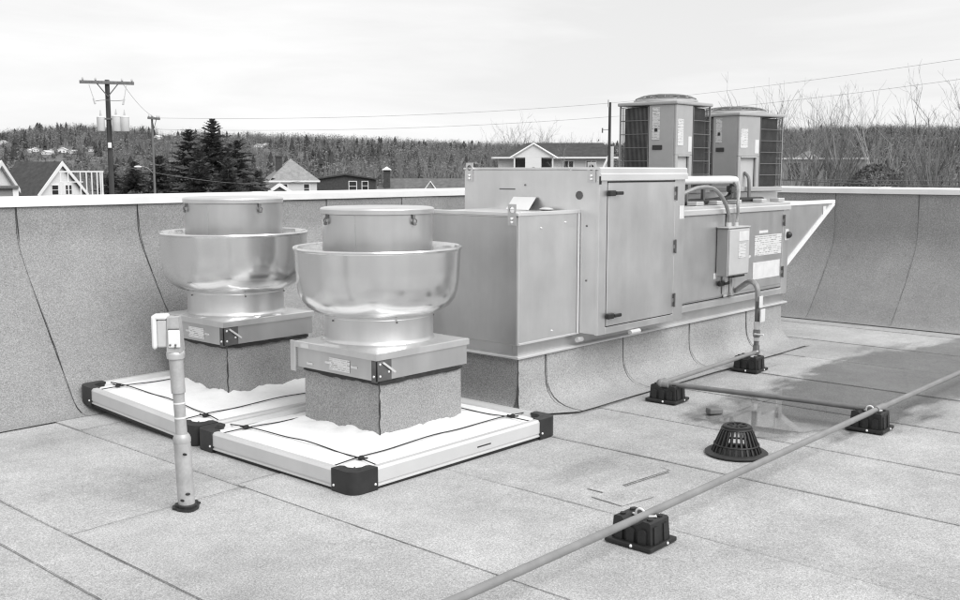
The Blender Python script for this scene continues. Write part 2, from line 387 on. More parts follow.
def ribbon(path, normal, width, lift=0.002, gaps=0.0, seed=0, step=0.05, jit=.7):
    """irregular bead of bitumen along a polyline lying on a surface; normal(i) or a vector"""
    rnd = random.Random(seed); mb = MB(); pts = []
    path = [Vector(p) for p in path]
    for a, b in zip(path[:-1], path[1:]):
        k = max(1, int((b - a).length / step))
        for i in range(k): pts.append(a.lerp(b, i / k))
    pts.append(path[-1])
    prev = None
    for i, p in enumerate(pts):
        d = (pts[min(i + 1, len(pts) - 1)] - pts[max(i - 1, 0)]).normalized()
        nn = Vector(normal) if not callable(normal) else normal(p)
        sd = d.cross(nn).normalized()
        s = mnoise.noise(Vector((seed * 3.1 + i * .13, 7.7, seed))) ; s2 = rnd.random()
        w = max(.0011, width * (.45 + .5 * s2 + .6 * s))
        if gaps and mnoise.noise(Vector((i * .06, seed * 1.7, 2.2))) > gaps: w = .0011
        c = p + nn * lift + sd * (rnd.random() - .5) * width * jit
        cur = (c - sd * max(w, 0) / 2, c + sd * max(w, 0) / 2, w)
        if prev and prev[2] > 0.0004 and cur[2] > 0.0004:
            mb.quad(prev[0], prev[1], cur[1], cur[0])
        prev = cur
    return mb

# ------------------------------------------------------------------ terrain, hills, sky side
def lerp_tab(tab, x):
    if x <= tab[0][0]: return tab[0][1]
    for (a, b), (c, d) in zip(tab[:-1], tab[1:]):
        if x <= c: return b + (d - b) * (x - a) / (c - a)
    return tab[-1][1]
GROUND = -5.0
RIDGE = [(-500, 28), (-200, 34), (0, 38), (25, 42), (45, 45), (85, 47), (133, 44), (200, 40), (253, 38), (320, 36.5), (420, 34), (500, 32), (620, 32), (700, 38), (780, 45), (870, 46), (960, 44), (1100, 41), (1400, 36)]
def hill(x, y):
    v = Vector((x, y, 0)); r = v.length
    if r < 1: return GROUND
    f = v.dot(FWD) / r; s = v.dot(RGT) / r
    col = 480 + F_PX * s / f if f > .3 else (-500 if s < 0 else 1400)
    H = lerp_tab(RIDGE, max(-500, min(1400, col)))
    t = max(0, min(1, (r - 330) / 760)); t = t * t * (3 - 2 * t)
    back = max(0, min(1, (r - 1250) / 900))
    n1 = mnoise.noise(Vector((x / 260, y / 260, .3))) * 7 + mnoise.noise(Vector((x / 90, y / 90, 5))) * 2
    return GROUND + (H - 6) * t * (1 - .25 * back) + n1 * t
FAR_ROWS = [(4, 146, 4.5), (29, 153, 3.2), (37, 152, 3.6), (45, 154, 3.4), (52, 153, 3.2), (63, 153, 4.6), (72, 154, 3.4), (92, 152, 3), (157, 140, 5), (167, 133, 8), (177, 135, 6), (257, 147, 4.5), (266, 146, 4.5)]
def stand_off(px, row):
    """distance at which the hillside itself reaches that height of view"""
    for D in range(330, 1080, 10):
        q = far(px, D)
        if hill(q.x, q.y) + 1.5 >= EYE + (170.4 - row) / F_PX * D: break
    return D
FAR_HOUSES = [(px, stand_off(px, row), w) for px, row, w in FAR_ROWS]
def terrain():
    mb = MB(); rings = [12, 40, 90, 160, 230, 290, 350, 420, 500, 580, 660, 740, 820, 900, 980, 1060, 1130, 1220, 1350, 1600, 2000, 2800, 5000]
    n = 150; vs = []
    for r in rings:
        for j in range(n):
            a = 2 * math.pi * j / n; x, y = r * math.cos(a), r * math.sin(a); vs.append((x, y, hill(x, y)))
    fs = []
    for i in range(len(rings) - 1):
        for j in range(n): fs.append((i * n + j, i * n + (j + 1) % n, (i + 1) * n + (j + 1) % n, (i + 1) * n + j))
    mb.add(vs, fs, True); mb.v.append((0, 0, GROUND)); k = len(mb.v) - 1
    for j in range(n): mb.f.append((j, (j + 1) % n, k)); mb.sm.append(True)
    solo('terrain', mb, 'grass_winter', kind='structure')
terrain()

def forest():
    rnd = random.Random(3); bare = MB(); con = MB(); pale = MB()
    i = 0
    while i < 15000:
        u = rnd.random()
        r = 300 + 880 * u ** .75
        col = rnd.uniform(-170, 1150)
        if r < 420 and rnd.random() < .25: continue
        low = False
        if any(abs(col - hx) < hw * .62 * F_PX / hD + 2 and hD - 200 < r < hD + 12 for hx, hD, hw in FAR_HOUSES): low = True
        p = far(col, r); z = hill(p.x, p.y) - .8
        dens = mnoise.noise(Vector((p.x / 110, p.y / 110, 9)))
        if r < 700 and dens < -.55: i += 1; continue        # clearings
        h = rnd.uniform(8, 14) if not low else rnd.uniform(2, 4)
        kind = rnd.random() * .8 + dens * .75 + .05
        side = RGT
        if kind > (.72 if r < 950 else .95):
            h *= rnd.uniform(.55, .95); w = h * rnd.uniform(.20, .32); m = 5; zz = z + h * .08
            tiers = 3
            for t in range(tiers):
                a0 = rnd.random() * 6; zb = zz + h * .9 * t / tiers; zt = zz + h * .92 * (t + 1.5) / tiers if t < tiers - 1 else z + h
                rr = w * (1 - t / tiers * .75)
                vs = [(p.x + rr * rnd.uniform(.6, 1.2) * math.cos(a0 + 6.283 * j / m), p.y + rr * rnd.uniform(.6, 1.2) * math.sin(a0 + 6.283 * j / m), zb + rnd.uniform(-.4, .4)) for j in range(m)]
                vs.append((p.x, p.y, zt)); con.add(vs, [(j, (j + 1) % m, m) for j in range(m)])
        else:
            tgt = pale if rnd.random() + dens * .4 > .72 else bare
            for j in range(4):
                base = Vector((p.x, p.y, z)) + side * rnd.uniform(-1.5, 1.5); top = base + side * rnd.uniform(-1.2, 1.2) + Vector((0, 0, h * rnd.uniform(.6, .95))); w = rnd.uniform(.10, .22)
                tgt.add([base - side * w, base + side * w, top], [(0, 1, 2)])
            cw = h * rnd.uniform(.22, .34)
            for j in range(22):
                a = rnd.uniform(0, 6.283); q = rnd.random() ** .5; e = rnd.uniform(-1, 1)
                c = Vector((p.x + cw * q * math.cos(a), p.y + cw * q * math.sin(a), z + h * (.54 + .34 * e * math.sqrt(1 - q * q * .9))))
                v1 = (side * rnd.uniform(-1, 1) + FWD * rnd.uniform(-.5, .5) + Vector((0, 0, rnd.uniform(-.2, 1.3)))).normalized() * rnd.uniform(.5, 1.5); v2 = v1.orthogonal().normalized() * rnd.uniform(.12, .40)
                tgt.add([c - v2, c + v2, c + v1], [(0, 1, 2)])
        i += 1
    solo('bare_woods', bare, 'twigs_far', 'grey leafless woods covering the far hillsides', 'woods', kind='stuff')
    solo('pale_woods', pale, 'twigs_pale', 'paler leafless birch and poplar woods mixed over the far hillsides', 'woods', kind='stuff')
    solo('conifer_woods', con, 'needles_far', 'dark evergreens mixed through the far hillside woods', 'woods', kind='stuff')
forest()

# ------------------------------------------------------------------ roof deck and membrane sheets
roof = solo('roof_deck', MB().box(-7, 12.2, -7, 7.9, -.35, -.045), 'deck_board', kind='structure')
bld = thing('building', 'low building carrying the flat roof, seen only as its roof edge', 'building', (2.6, .4, GROUND))
part('wall', MB().box(-7.1, 12.25, -7.1, 7.95, GROUND, -.36), 'siding_grey', bld)
XS = [-6.9, -5.9, -4.9, -3.95, -2.98, -2.0, -1.02, -.05, .92, 1.888, 2.155, 3.13, 4.10, 5.08, 5.95, 6.92, 7.90, 8.87, 9.85, 10.88, 11.24]
laps = {10: [4.50], 11: [4.57, 6.32], 12: [1.1], 13: [-.6], 14: [.6], 15: [-1.2], 16: [3.95], 17: [-.3], 9: [2.4], 8: [3.6]}
mm = ['membrane', 'membrane_b', 'membrane_c']
rs = random.Random(11)
for i in range(len(XS) - 1):
    ys = [-6.9] + laps.get(i, []) + [6.84]
    for j in range(len(ys) - 1):
        x0, x1, y0, y1 = XS[i] + .0005, XS[i + 1] - .0005, ys[j], ys[j + 1] - .001
        dz = .004 if j % 2 == 0 and len(ys) > 2 else 0
        zl, zr = .0065 + dz, .002 + dz
        k = 14; vs = []; fs = []
        # gently wavy sheet, lap edge 7 mm proud
        for a in range(k + 1):
            y = y0 + (y1 - y0) * a / k
            wz = .003 * mnoise.noise(Vector((x0 * 2, y * 1.3, 1)))
            vs += [(x0, y, -.03), (x0 + .004 * mnoise.noise(Vector((x0, y * 3, 4))), y, zl + wz), (x1, y, zr + wz * .3), (x1, y, -.03)]
        for a in range(k):
            o = a * 4
            fs += [(o, o + 4, o + 5, o + 1), (o + 1, o + 5, o + 6, o + 2), (o + 2, o + 6, o + 7, o + 3)]
        fs += [(0, 1, 2, 3), tuple(k * 4 + q for q in (3, 2, 1, 0))]
        part('membrane_sheet', MB().add(vs, fs), mm[rs.choice([0, 0, 1, 2])], roof)
    strong = i in (9, 13, 16, 18)
    if XS[i] > -.5:
        part('lap_bead', ribbon([(XS[i], -2 if XS[i] < 5 else -1, .008), (XS[i], 6.8, .008)], (0, 0, 1), .0048 if strong else .004, .003, .25 if strong else .02, i + 1), 'bitumen_dusty', roof)
for x0, x1, y, w in ((2.155, 3.14, 4.50, .008), (3.13, 3.42, 4.57, .006), (3.13, 3.45, 6.32, .006), (2.2, 3.45, 6.80, .008), (-.5, 2.2, 6.80, .008),
                     (7.9, 8.87, 3.95, .007), (5.42, 9.5, 4.165, .009), (9.5, 11.2, 6.7, .008)):
    part('lap_bead', ribbon([(x0, y, .012), (x1, y + .012, .012)], (0, 0, 1), w * .8, .002, .3, int(x0 * 37 + y * 11)), 'bitumen_dusty' if x0 > 4 else 'bitumen', roof)
# extra fine laps along the foot of the far parapet
part('lap_bead', ribbon([(11.13, -1, .012), (11.13, 6.6, .012)], (0, 0, 1), .010, .003, .4, 77), 'bitumen_dusty', roof)
# repair patch
part('repair_patch', MB().prism([(4.34, 3.12), (4.93, 3.05), (4.91, 2.96), (4.50, 3.0), (4.46, 2.78), (4.22, 2.82), (4.24, 3.02), (4.34, 3.01)], .0095, .0135), 'membrane_c', roof,
     label='paler repair patch on the roof membrane')
part('patch_edge_bead', ribbon([(4.50, 3.0, .0145), (4.91, 2.96, .0145), (4.93, 3.04, .0145)], (0, 0, 1), .006, .003, .0, 5, .04, .3), 'bitumen_dusty', roof)

# puddle
def in_poly_dist(x, y, P):
    ins = False; best = 1e9; n = len(P)
    for i in range(n):
        (x1, y1), (x2, y2) = P[i], P[(i + 1) % n]
        if (y1 > y) != (y2 > y) and x < (x2 - x1) * (y - y1) / (y2 - y1) + x1: ins = not ins
        dx, dy = x2 - x1, y2 - y1; t = max(0, min(1, ((x - x1) * dx + (y - y1) * dy) / (dx * dx + dy * dy)))
        best = min(best, math.hypot(x - x1 - t * dx, y - y1 - t * dy))
    return best if ins else -best
WET = [(11.0, 3.05), (9.6, 3.62), (8.4, 3.62), (7.5, 3.5), (6.9, 3.62), (6.15, 3.5), (5.92, 3.05), (6.25, 2.6), (6.8, 2.42), (7.4, 2.42), (8.4, 2.3), (9.6, 1.9), (10.9, 1.0), (11.1, 1.0)]
def puddle():
    mb = MB(); nx, ny = 110, 60; x0, x1, y0, y1 = 5.4, 11.1, .6, 4.1
    dep = []; vs = []
    for j in range(ny + 1):
        for i in range(nx + 1):
            x = x0 + (x1 - x0) * i / nx; y = y0 + (y1 - y0) * j / ny; vs.append((x, y, .0165)); dep.append(max(0, min(1, .5 + in_poly_dist(x, y, WET) * 1.5)))
    keep = [(j * (nx + 1) + i, j * (nx + 1) + i + 1, (j + 1) * (nx + 1) + i + 1, (j + 1) * (nx + 1) + i) for j in range(ny) for i in range(nx)]
    keep = [f for f in keep if max(dep[q] for q in f) > .05]
    mb.add(vs, keep)
    me = bpy.data.meshes.new('puddle'); me.from_pydata(mb.v, [], mb.f); me.materials.append(MATS['water_film'])
    at = me.attributes.new('depth', 'FLOAT', 'POINT'); at.data.foreach_set('value', dep)
    o = bpy.data.objects.new('puddle', me); COL.objects.link(o); o['kind'] = 'structure'
puddle()

# ------------------------------------------------------------------ parapets
def parapet(name, label, along, prof, cuts, seams_strength):
    """prof: (out, z) outline of the inner face from foot to top; along(out, s, z) -> xyz"""
    o0 = along(prof[-1][0], (cuts[0] + cuts[-1]) / 2, 0)
    t = thing(name, label, 'parapet', o0)
    top = prof[-1][0]
    back = top + .32
    part('core', MB().extr([(a + .03, b - .004) for a, b in prof] + [(back, prof[-1][1] - .004), (back, -.04), (prof[0][0] + .1, -.04)],
                           lambda a, b: along(a, cuts[0], b), lambda a, b: along(a, cuts[-1], b)), 'deck_board', t)
    for i in range(len(cuts) - 1):
        vs = []; fs = []; k = len(prof); m = 5
        for c in range(m + 1):
            s = cuts[i] + (cuts[i + 1] - cuts[i]) * c / m + (.0007 if c == 0 else -.0007 if c == m else 0)
            lift = .006 * (1 - c / m)
            for q, (a, b) in enumerate(prof):
                w = .009 * mnoise.noise(Vector((s * 1.3, b * 2.2, i * 3.3)))
                vs.append(along(a - lift + w, s, b))
        for c in range(m):
            for q in range(k - 1): fs.append((c * k + q, c * k + q + 1, (c + 1) * k + q + 1, (c + 1) * k + q))
        mb = MB().add(vs, fs, True)
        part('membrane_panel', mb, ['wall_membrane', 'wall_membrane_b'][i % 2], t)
    for i, c in enumerate(cuts[1:-1]):
        st = seams_strength(i)
        path = [along(a - .010, c + .008 * math.sin(b * 9 + i), b) for a, b in reversed(prof[1:])]
        nrm = (Vector(along(0, 0, 0)) - Vector(along(1, 0, 0))).normalized() + Vector((0, 0, .3))
        part('lap_bead', ribbon(path, nrm.normalized(), 0.0062 * st, .004, .35, 40 + i + int(c)), 'bitumen' if st > .8 else 'bitumen_dusty', t)
    # metal coping in lengths with a joint cover
    L = 3.05; s = cuts[0]; zt = prof[-1][1]
    while s < cuts[-1] - .01:
        e = min(s + L, cuts[-1])
        cp = [(top - .022, zt - .004), (top - .022, zt + .052), (top - .016, zt + .058), (back + .03, zt + .066), (back + .036, zt + .06), (back + .036, zt - .05), (back + .03, zt - .05), (back + .03, zt + .05), (top - .014, zt + .045), (top - .014, zt - .004)]
        part('coping', MB().extr(cp, lambda a, b: along(a, s + .002, b), lambda a, b: along(a, e - .002, b)), 'coping_white', t)
        if e < cuts[-1] - .01:
            cj = [(a - .003 if a < top else a + .003, b + (.003 if b > zt + .03 else 0)) for a, b in cp]
            part('coping_joint', MB().extr(cj, lambda a, b: along(a, e - .05, b), lambda a, b: along(a, e + .05, b)), 'coping_white', t)
        s = e
    return t
profL = [(6.66, .012), (6.74, .022), (6.80, .05), (6.85, .10), (6.91, .19), (7.09, .43), (7.285, .70), (7.47, .97), (7.555, 1.10), (7.585, 1.17), (7.60, 1.24), (7.60, 1.437)]
cutsL = [-6.45, -5.47, -4.49, -3.51, -2.53, -1.55, -.57, .41, 1.39, 2.37, 3.348, 4.33, 5.31, 6.29, 7.27, 8.25, 9.23, 10.21, 11.05, 11.905]
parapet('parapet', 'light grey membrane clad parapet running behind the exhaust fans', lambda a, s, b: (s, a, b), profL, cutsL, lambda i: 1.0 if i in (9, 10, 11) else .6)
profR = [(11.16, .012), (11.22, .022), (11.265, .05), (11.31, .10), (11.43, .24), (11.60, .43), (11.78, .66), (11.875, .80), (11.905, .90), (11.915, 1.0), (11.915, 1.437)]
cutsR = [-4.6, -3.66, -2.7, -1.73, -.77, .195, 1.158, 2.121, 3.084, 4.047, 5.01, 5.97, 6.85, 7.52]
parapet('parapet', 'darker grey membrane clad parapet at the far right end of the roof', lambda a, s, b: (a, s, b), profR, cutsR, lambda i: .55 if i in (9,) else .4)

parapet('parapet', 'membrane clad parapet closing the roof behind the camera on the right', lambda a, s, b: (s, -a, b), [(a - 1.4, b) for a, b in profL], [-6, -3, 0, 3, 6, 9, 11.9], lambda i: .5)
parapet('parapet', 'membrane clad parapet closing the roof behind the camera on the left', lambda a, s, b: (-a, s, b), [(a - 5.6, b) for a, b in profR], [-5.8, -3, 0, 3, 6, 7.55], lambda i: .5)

# ------------------------------------------------------------------ grease trays
def tray(x0, x1, y0, y1, curb, label, tilt=0.0):
    """aluminium framed tray with black corners, white fleece and a mesh of elastic cords"""
    cx, cy = (x0 + x1) / 2, y0
    t = thing('grease_tray', label, 'tray', (cx, cy, .014), 0, 'grease trays round the exhaust fans')
    h = .118; cl = .17
    prof = [(0, .018), (0, .012), (.014, .012), (.014, 0), (.05, 0), (.05, .085), (.062, .088), (.062, .100), (.045, h), (.012, h), (0, h - .014), (0, .034), (.006, .031), (.006, .022)]
    z0 = .014
    sides = [('x', x0 + cl - .03, x1 - cl + .03, lambda s: (lambda a, b: (s, y0 + a, z0 + b))), ('x', x0 + cl - .03, x1 - cl + .03, lambda s: (lambda a, b: (s, y1 - a, z0 + b))),
             ('y', y0 + cl - .03, y1 - cl + .03, lambda s: (lambda a, b: (x0 + a, s, z0 + b))), ('y', y0 + cl - .03, y1 - cl + .03, lambda s: (lambda a, b: (x1 - a, s, z0 + b)))]
    for k, (_, a, b, fr) in enumerate(sides):
        rail = part('frame_rail', MB().extr(prof, fr(a), fr(b)), 'tray_aluminium', t)
        f0, f1 = fr(a), fr(b)
        part('rubber_strip', MB().extr([(.010, -.012), (.03, -.012), (.03, .006), (.010, .006)], f0, f1), 'black_rubber', rail)
        if k == 0:
            fa, fb = fr(x0 + (x1 - x0) * .56), fr(x0 + (x1 - x0) * .63)
            part('vent_slot', MB().extr([(-.001, .060), (-.001, .068), (.004, .068), (.004, .060)], fa, fb), 'black_plastic', rail)
    rnd = random.Random(int(x0 * 100 + y0 * 10))
    for sx in (0, 1):
        for sy in (0, 1):
            ox, oy = (x0, x1)[sx], (y0, y1)[sy]; dx, dy = (1, -1)[sx], (1, -1)[sy]
            rr = .065
            pl = [(-.006, cl)] + [(-.006 + rr - rr * math.cos(q * math.pi / 12), -.006 + rr - rr * math.sin(q * math.pi / 12)) for q in range(7)] + [(cl, -.006)]
            inner = [(cl, .055), (cl * .86, .068), (cl * .66, .060), (cl * .48, .072), (.10, .10), (.072, cl * .48), (.060, cl * .66), (.070, cl * .86), (.055, cl)]
            pts = pl + inner
            poly = [(ox + dx * a, oy + dy * b) for a, b in pts]
            if dx * dy < 0: poly.reverse()
            bm = bmesh.new(); vv = [bm.verts.new((a, b, z0 - .006)) for a, b in poly]; f = bm.faces.new(vv)
            ext = bmesh.ops.extrude_face_region(bm, geom=[f])
            up = [e for e in ext['geom'] if isinstance(e, bmesh.types.BMVert)]
            for v in up: v.co.z = z0 + h + .004
            bmesh.ops.recalc_face_normals(bm, faces=bm.faces[:])
            tops = [e for e in bm.edges if all(v.co.z > z0 + h for v in e.verts)]
            bmesh.ops.bevel(bm, geom=tops, offset=.005, segments=2, affect='EDGES', profile=.6)
            bm.verts.index_update()
            mb = MB().add([v.co[:] for v in bm.verts], [[v.index for v in q.verts] for q in bm.faces], True); bm.free()
            c = part('corner_piece', mb, 'black_plastic', t)
            part('screw', MB().ball((ox - dx * .006, oy + dy * (cl - .02), z0 + .03), .0075, 6), 'white_plastic', c)
            part('screw', MB().ball((ox + dx * (cl - .02), oy - dy * .006, z0 + .03), .0075, 6), 'white_plastic', c)
    # fleece, swollen and ragged where it meets the curb
    n = 46; vs = []; fs = []; a0, a1, b0, b1 = x0 + .05, x1 - .05, y0 + .05, y1 - .05
    for j in range(n + 1):
        for i in range(n + 1):
            x = a0 + (a1 - a0) * i / n; y = b0 + (b1 - b0) * j / n
            d = max(curb[0] - x, x - curb[1], curb[2] - y, y - curb[3], 0)
            e = min(x - a0, a1 - x, y - b0, b1 - y)
            z = z0 + .088 + .016 * min(1, e / .12) + .007 * mnoise.noise(Vector((x * 5, y * 5, 2))) + .003 * mnoise.noise(Vector((x * 22, y * 22, 2)))
            hump = max(0, 1 - d / .09); z += hump * (.018 + .034 * mnoise.noise(Vector((x * 7, y * 7, 8))) + .012 * mnoise.noise(Vector((x * 25, y * 25, 8))))
            vs.append((x, y, z))
    fs = [(j * (n + 1) + i, j * (n + 1) + i + 1, (j + 1) * (n + 1) + i + 1, (j + 1) * (n + 1) + i) for j in range(n) for i in range(n)]
    part('fleece_mat', MB().add(vs, fs, True), 'filter_fleece', t)
    ins = .21; zc = z0 + .113
    def sag(p, q, bow):
        return smooth_path([Vector(p).lerp(Vector(q), k / 8) + Vector((bow[0], bow[1], 0)) * math.sin(math.pi * k / 8) + Vector((0, 0, .004 * math.sin(k * 2.1))) for k in range(9)], 3)
    runs = [((x0 + .05, y0 + ins, zc), (x1 - .05, y0 + ins + .02, zc), (0, .035)), ((x0 + .05, y1 - ins, zc), (x1 - .05, y1 - ins, zc), (0, -.03)),
            ((x0 + ins, y0 + .05, zc), (x0 + ins, y1 - .05, zc), (.05, 0)), ((x1 - ins, y0 + .05, zc), (x1 - ins, y1 - .05, zc), (-.03, 0))]
    for p, q, bow in runs: part('elastic_cord', MB().tube(sag(p, q, bow), .0036, 6), 'cord', t)
    for gx in (x0 + ins, x1 - ins):
        for gy in (y0 + ins, y1 - ins):
            kx, ky = gx + rnd.uniform(-.03, .03), gy + rnd.uniform(-.02, .02)
            mb = MB().ball((kx, ky, zc + .004), .017, 6, 1.2, .9, .8).ball((kx + .02, ky + .012, zc + .002), .011, 6).tube([(kx, ky, zc), (kx - .028, ky + .022, zc + .012)], .005, 5).tube([(kx, ky, zc), (kx + .024, ky - .03, zc + .004)], .005, 5)
            part('cord_knot', mb, 'cord', t)
    return t
CN = (4.045, 4.755, 4.43, 5.13); CF = (4.05, 4.75, 5.99, 6.68)
tray(3.41, 5.135, 3.945, 5.395, CN, 'white fleece grease tray with black corners round the nearer exhaust fan')
tf = tray(3.41, 5.135, 5.425, 6.875, CF, 'white fleece grease tray lying between the nearer tray and the parapet')
tf.rotation_euler.x = .045

# ------------------------------------------------------------------ exhaust fans on curbs
def exhaust_fan(c, curb, zo, label, clabel):
    x, y = c
    g = 'upblast exhaust fans'
    cb = thing('fan_curb', clabel, 'curb', (x, y, .02), 0, 'membrane clad fan curbs')
    x0, x1, y0, y1 = curb; zt = .475 + zo
    part('core', MB().box(x0 + .012, x1 - .012, y0 + .012, y1 - .012, .02, zt), 'deck_board', cb)
    def panel(fr, w):
        n = 6; vs = []; fs = []
        for i in range(n + 1):
            for k, z in enumerate((.02, .16, .3, zt - .006)): vs.append(fr(w * i / n, .004 * mnoise.noise(Vector((i * .9, z * 7, w + x * 3))), z))
        for i in range(n):
            for k in range(3): fs.append((i * 4 + k, i * 4 + k + 1, i * 4 + k + 5, i * 4 + k + 4))
        return MB().add(vs, fs, True)
    part('membrane_panel', panel(lambda s, o, z: (x0 + s, y0 + o, z), x1 - x0), 'fan_curb_membrane', cb)
    part('membrane_panel', panel(lambda s, o, z: (x0 + o, y0 + s, z), y1 - y0), 'fan_curb_membrane', cb)
    part('membrane_panel', panel(lambda s, o, z: (x0 + s, y1 - o, z), x1 - x0), 'fan_curb_membrane', cb)
    part('membrane_panel', panel(lambda s, o, z: (x1 - o, y0 + s, z), y1 - y0), 'fan_curb_membrane', cb)
    part('corner_seam', ribbon([(x0 - .003, y0 - .003, zt - .01), (x0 - .003, y0 - .003, .06)], (-.707, -.707, 0), .011, .003, 0, 3, .03), 'bitumen', cb)
    # sealant bead along the top of the curb
    for a, b, nn in (((x0 - .005, y0 - .006, zt - .028), (x1 + .003, y0 - .006, zt - .028), (0, -1, 0)), ((x0 - .006, y0 - .005, zt - .028), (x0 - .006, y1, zt - .028), (-1, 0, 0))):
        part('sealant_bead', ribbon([a, b], nn, .034, .006, 0, int(x * 10 + a[2] * 100), .045, .25), 'bitumen', cb)
    f = thing('exhaust_fan', label, 'exhaust fan', (x, y, zt), 0, g)
    X0, X1, Y0, Y1 = x0 - .048, x1 + .048, y0 - .030, y1 + .035
    zs, zc = zt - .012, .625 + zo
    # skirt (open bottom), cap plate with folded edge rising to the throat
    sk = MB(); th = .004
    sk.box(X0 + .012, X1 - .012, Y0 + .012, Y0 + .012 + th, zs, zc - .03).box(X0 + .012, X1 - .012, Y1 - .012 - th, Y1 - .012, zs, zc - .03)
    sk.box(X0 + .012, X0 + .012 + th, Y0 + .017, Y1 - .017, zs, zc - .03).box(X1 - .012 - th, X1 - .012, Y0 + .017, Y1 - .017, zs, zc - .03)
    part('base_skirt', sk, 'galvanized_skirt', f)
    cap = MB(); m = 12; ring = []
    N = 48; cr = .372
    vs = []; 
    def sq(t, hx, hy):
        k = max(abs(math.cos(t)) , abs(math.sin(t))); return (math.cos(t) / k * hx, math.sin(t) / k * hy)
    hx, hy, mx, my = (X1 - X0) / 2, (Y1 - Y0) / 2, (X0 + X1) / 2, (Y0 + Y1) / 2
    ts = [2 * math.pi * j / N for j in range(N)]
    for (zz, fn) in ((zc - .036, lambda t: sq(t, hx, hy)), (zc, lambda t: sq(t, hx, hy)), (zc + .004, lambda t: sq(t, hx - .006, hy - .006)), (zc + .016, lambda t: (cr * math.cos(t) + (x - mx), cr * math.sin(t) + (y - my))), (zc + .026, lambda t: ((cr - .025) * math.cos(t) + (x - mx), (cr - .025) * math.sin(t) + (y - my)))):
        for t in ts: a, b = fn(t); vs.append((mx + a, my + b, zz))
    fs = [(i * N + j, i * N + (j + 1) % N, (i + 1) * N + (j + 1) % N, (i + 1) * N + j) for i in range(4) for j in range(N)]
    part('base_cap', MB().add(vs, fs), 'galvanized', f)
    # corner bracket with diagonal brace, hinge plates and screws
    br = part('corner_bracket', MB().bbox(X0 + .004, X0 + .0115, Y0 + .004, Y0 + .05, zs - .006, zc - .038, .001).bbox(X0 + .004, X0 + .125, Y0 + .004, Y0 + .0115, zs + .0, zc - .038, .001), 'steel_dark', f)
    part('brace', MB().tube([(X0 + .05, Y0 - .002, zc - .05), (X0 + .14, Y0 - .012, zs + .045)], .007, 6), 'galvanized', f)
    for p in ((X0 + .03, Y0 + .002, zs + .03), (X0 + .03, Y0 + .002, zc - .06), (X0 + .1, Y0 + .002, zs + .05), (X0 + .002, Y0 + .025, zs + .03)):
        part('screw', MB().ball(p, .008, 6), 'galvanized_bright', f)
    for k, yy in enumerate((.18, .42, .6)):
        part('hinge_leaf', MB().bbox(X0 + .003, X0 + .0115, Y0 + yy, Y0 + yy + .055, zs + .055 - .03 * (k == 2), zs + .068 - .03 * (k == 2), .002), 'galvanized_bright', f)
    part('side_plate', MB().bbox(X0 - .004, X0 + .010, Y1 - .005, Y1 + .045, zs - .03, zc + .004, .003), 'galvanized_dull', f)
    part('rating_label', MB().box(X0 + .0085, X0 + .0105, Y0 + .25, Y0 + .44, zs + .02, zc - .065), 'printed_label', f, label='pale rating label on the base skirt')
    part('caution_sticker', MB().box(X0 - .002, X0 - .0005, Y1 - .14, Y1 - .06, zc - .034, zc - .004), 'paper_white', f)
    # throat, bowl (windband), motor cover
    Z = lambda z: z + zo
    part('throat', MB().lathe([(.362, Z(.640)), (.352, Z(.652)), (.346, Z(.67)), (.346, Z(.795)), (.350, Z(.80)), (.350, Z(.815)), (.33, Z(.815)), (.33, Z(.64))], c, 64), 'spun_aluminium_matt', f)
    bp = [(.352, Z(.812)), (.375, Z(.815)), (.412, Z(.830)), (.455, Z(.858)), (.488, Z(.900)), (.506, Z(.955)), (.515, Z(1.02)), (.520, Z(1.10)), (.523, Z(1.18)), (.526, Z(1.207)),
          (.532, Z(1.212)), (.534, Z(1.220)), (.530, Z(1.228)), (.522, Z(1.229)), (.516, Z(1.222)), (.513, Z(1.19)), (.506, Z(1.10)), (.498, Z(1.02)), (.486, Z(.96)), (.46, Z(.90)), (.42, Z(.86)), (.36, Z(.84))]
    mb = MB().lathe(bp, c, 72)
    mb.v = [(vx + (vx - x) * .006 * mnoise.noise(Vector((vx * 6, vy * 6, vz * 7 + x * y))), vy + (vy - y) * .006 * mnoise.noise(Vector((vx * 6 + 9, vy * 6, vz * 7))), vz) for vx, vy, vz in mb.v]
    bowl = part('bowl', mb, 'spun_aluminium', f)
    for a in (181, 255, 329, 43, 112):
        t = R(a); part('rivet', MB().ball((x + .505 * math.cos(t), y + .505 * math.sin(t), Z(1.035)), .008, 6), 'steel_dark', bowl)
    for a in range(0, 360, 72):
        t = R(a + 30); part('rivet', MB().ball((x + .349 * math.cos(t), y + .349 * math.sin(t), Z(.783)), .006, 6), 'steel_dark', f)
    mc = part('motor_cover', MB().lathe([(.343, Z(1.0)), (.345, Z(1.10)), (.346, Z(1.435)), (.348, Z(1.44))], c, 64), 'spun_aluminium_matt', f)
    part('cover_lid', MB().lathe([(.349, Z(1.432)), (.357, Z(1.436)), (.358, Z(1.462)), (.352, Z(1.470)), (.335, Z(1.474)), (.30, Z(1.468)), (.15, Z(1.476)), (.001, Z(1.482))], c, 64), 'spun_aluminium_matt', f)
    for a in (166, 266, 346, 86):
        t = R(a); ct, st = math.cos(t), math.sin(t)
        M = Matrix.Translation((x, y, 0)) @ Matrix.Rotation(t, 4, 'Z')
        lt = part('latch', MB().bbox(.350, .358, -.010, .010, Z(1.405), Z(1.434), .002).tube([(.362, -.012, Z(1.385)), (.364, -.013, Z(1.40)), (.362, 0, Z(1.412)), (.364, .013, Z(1.40)), (.362, .012, Z(1.385))], .004, 5).bbox(.353, .367, -.012, .012, Z(1.370), Z(1.388), .003).xf(M), 'pipe_dark', mc)
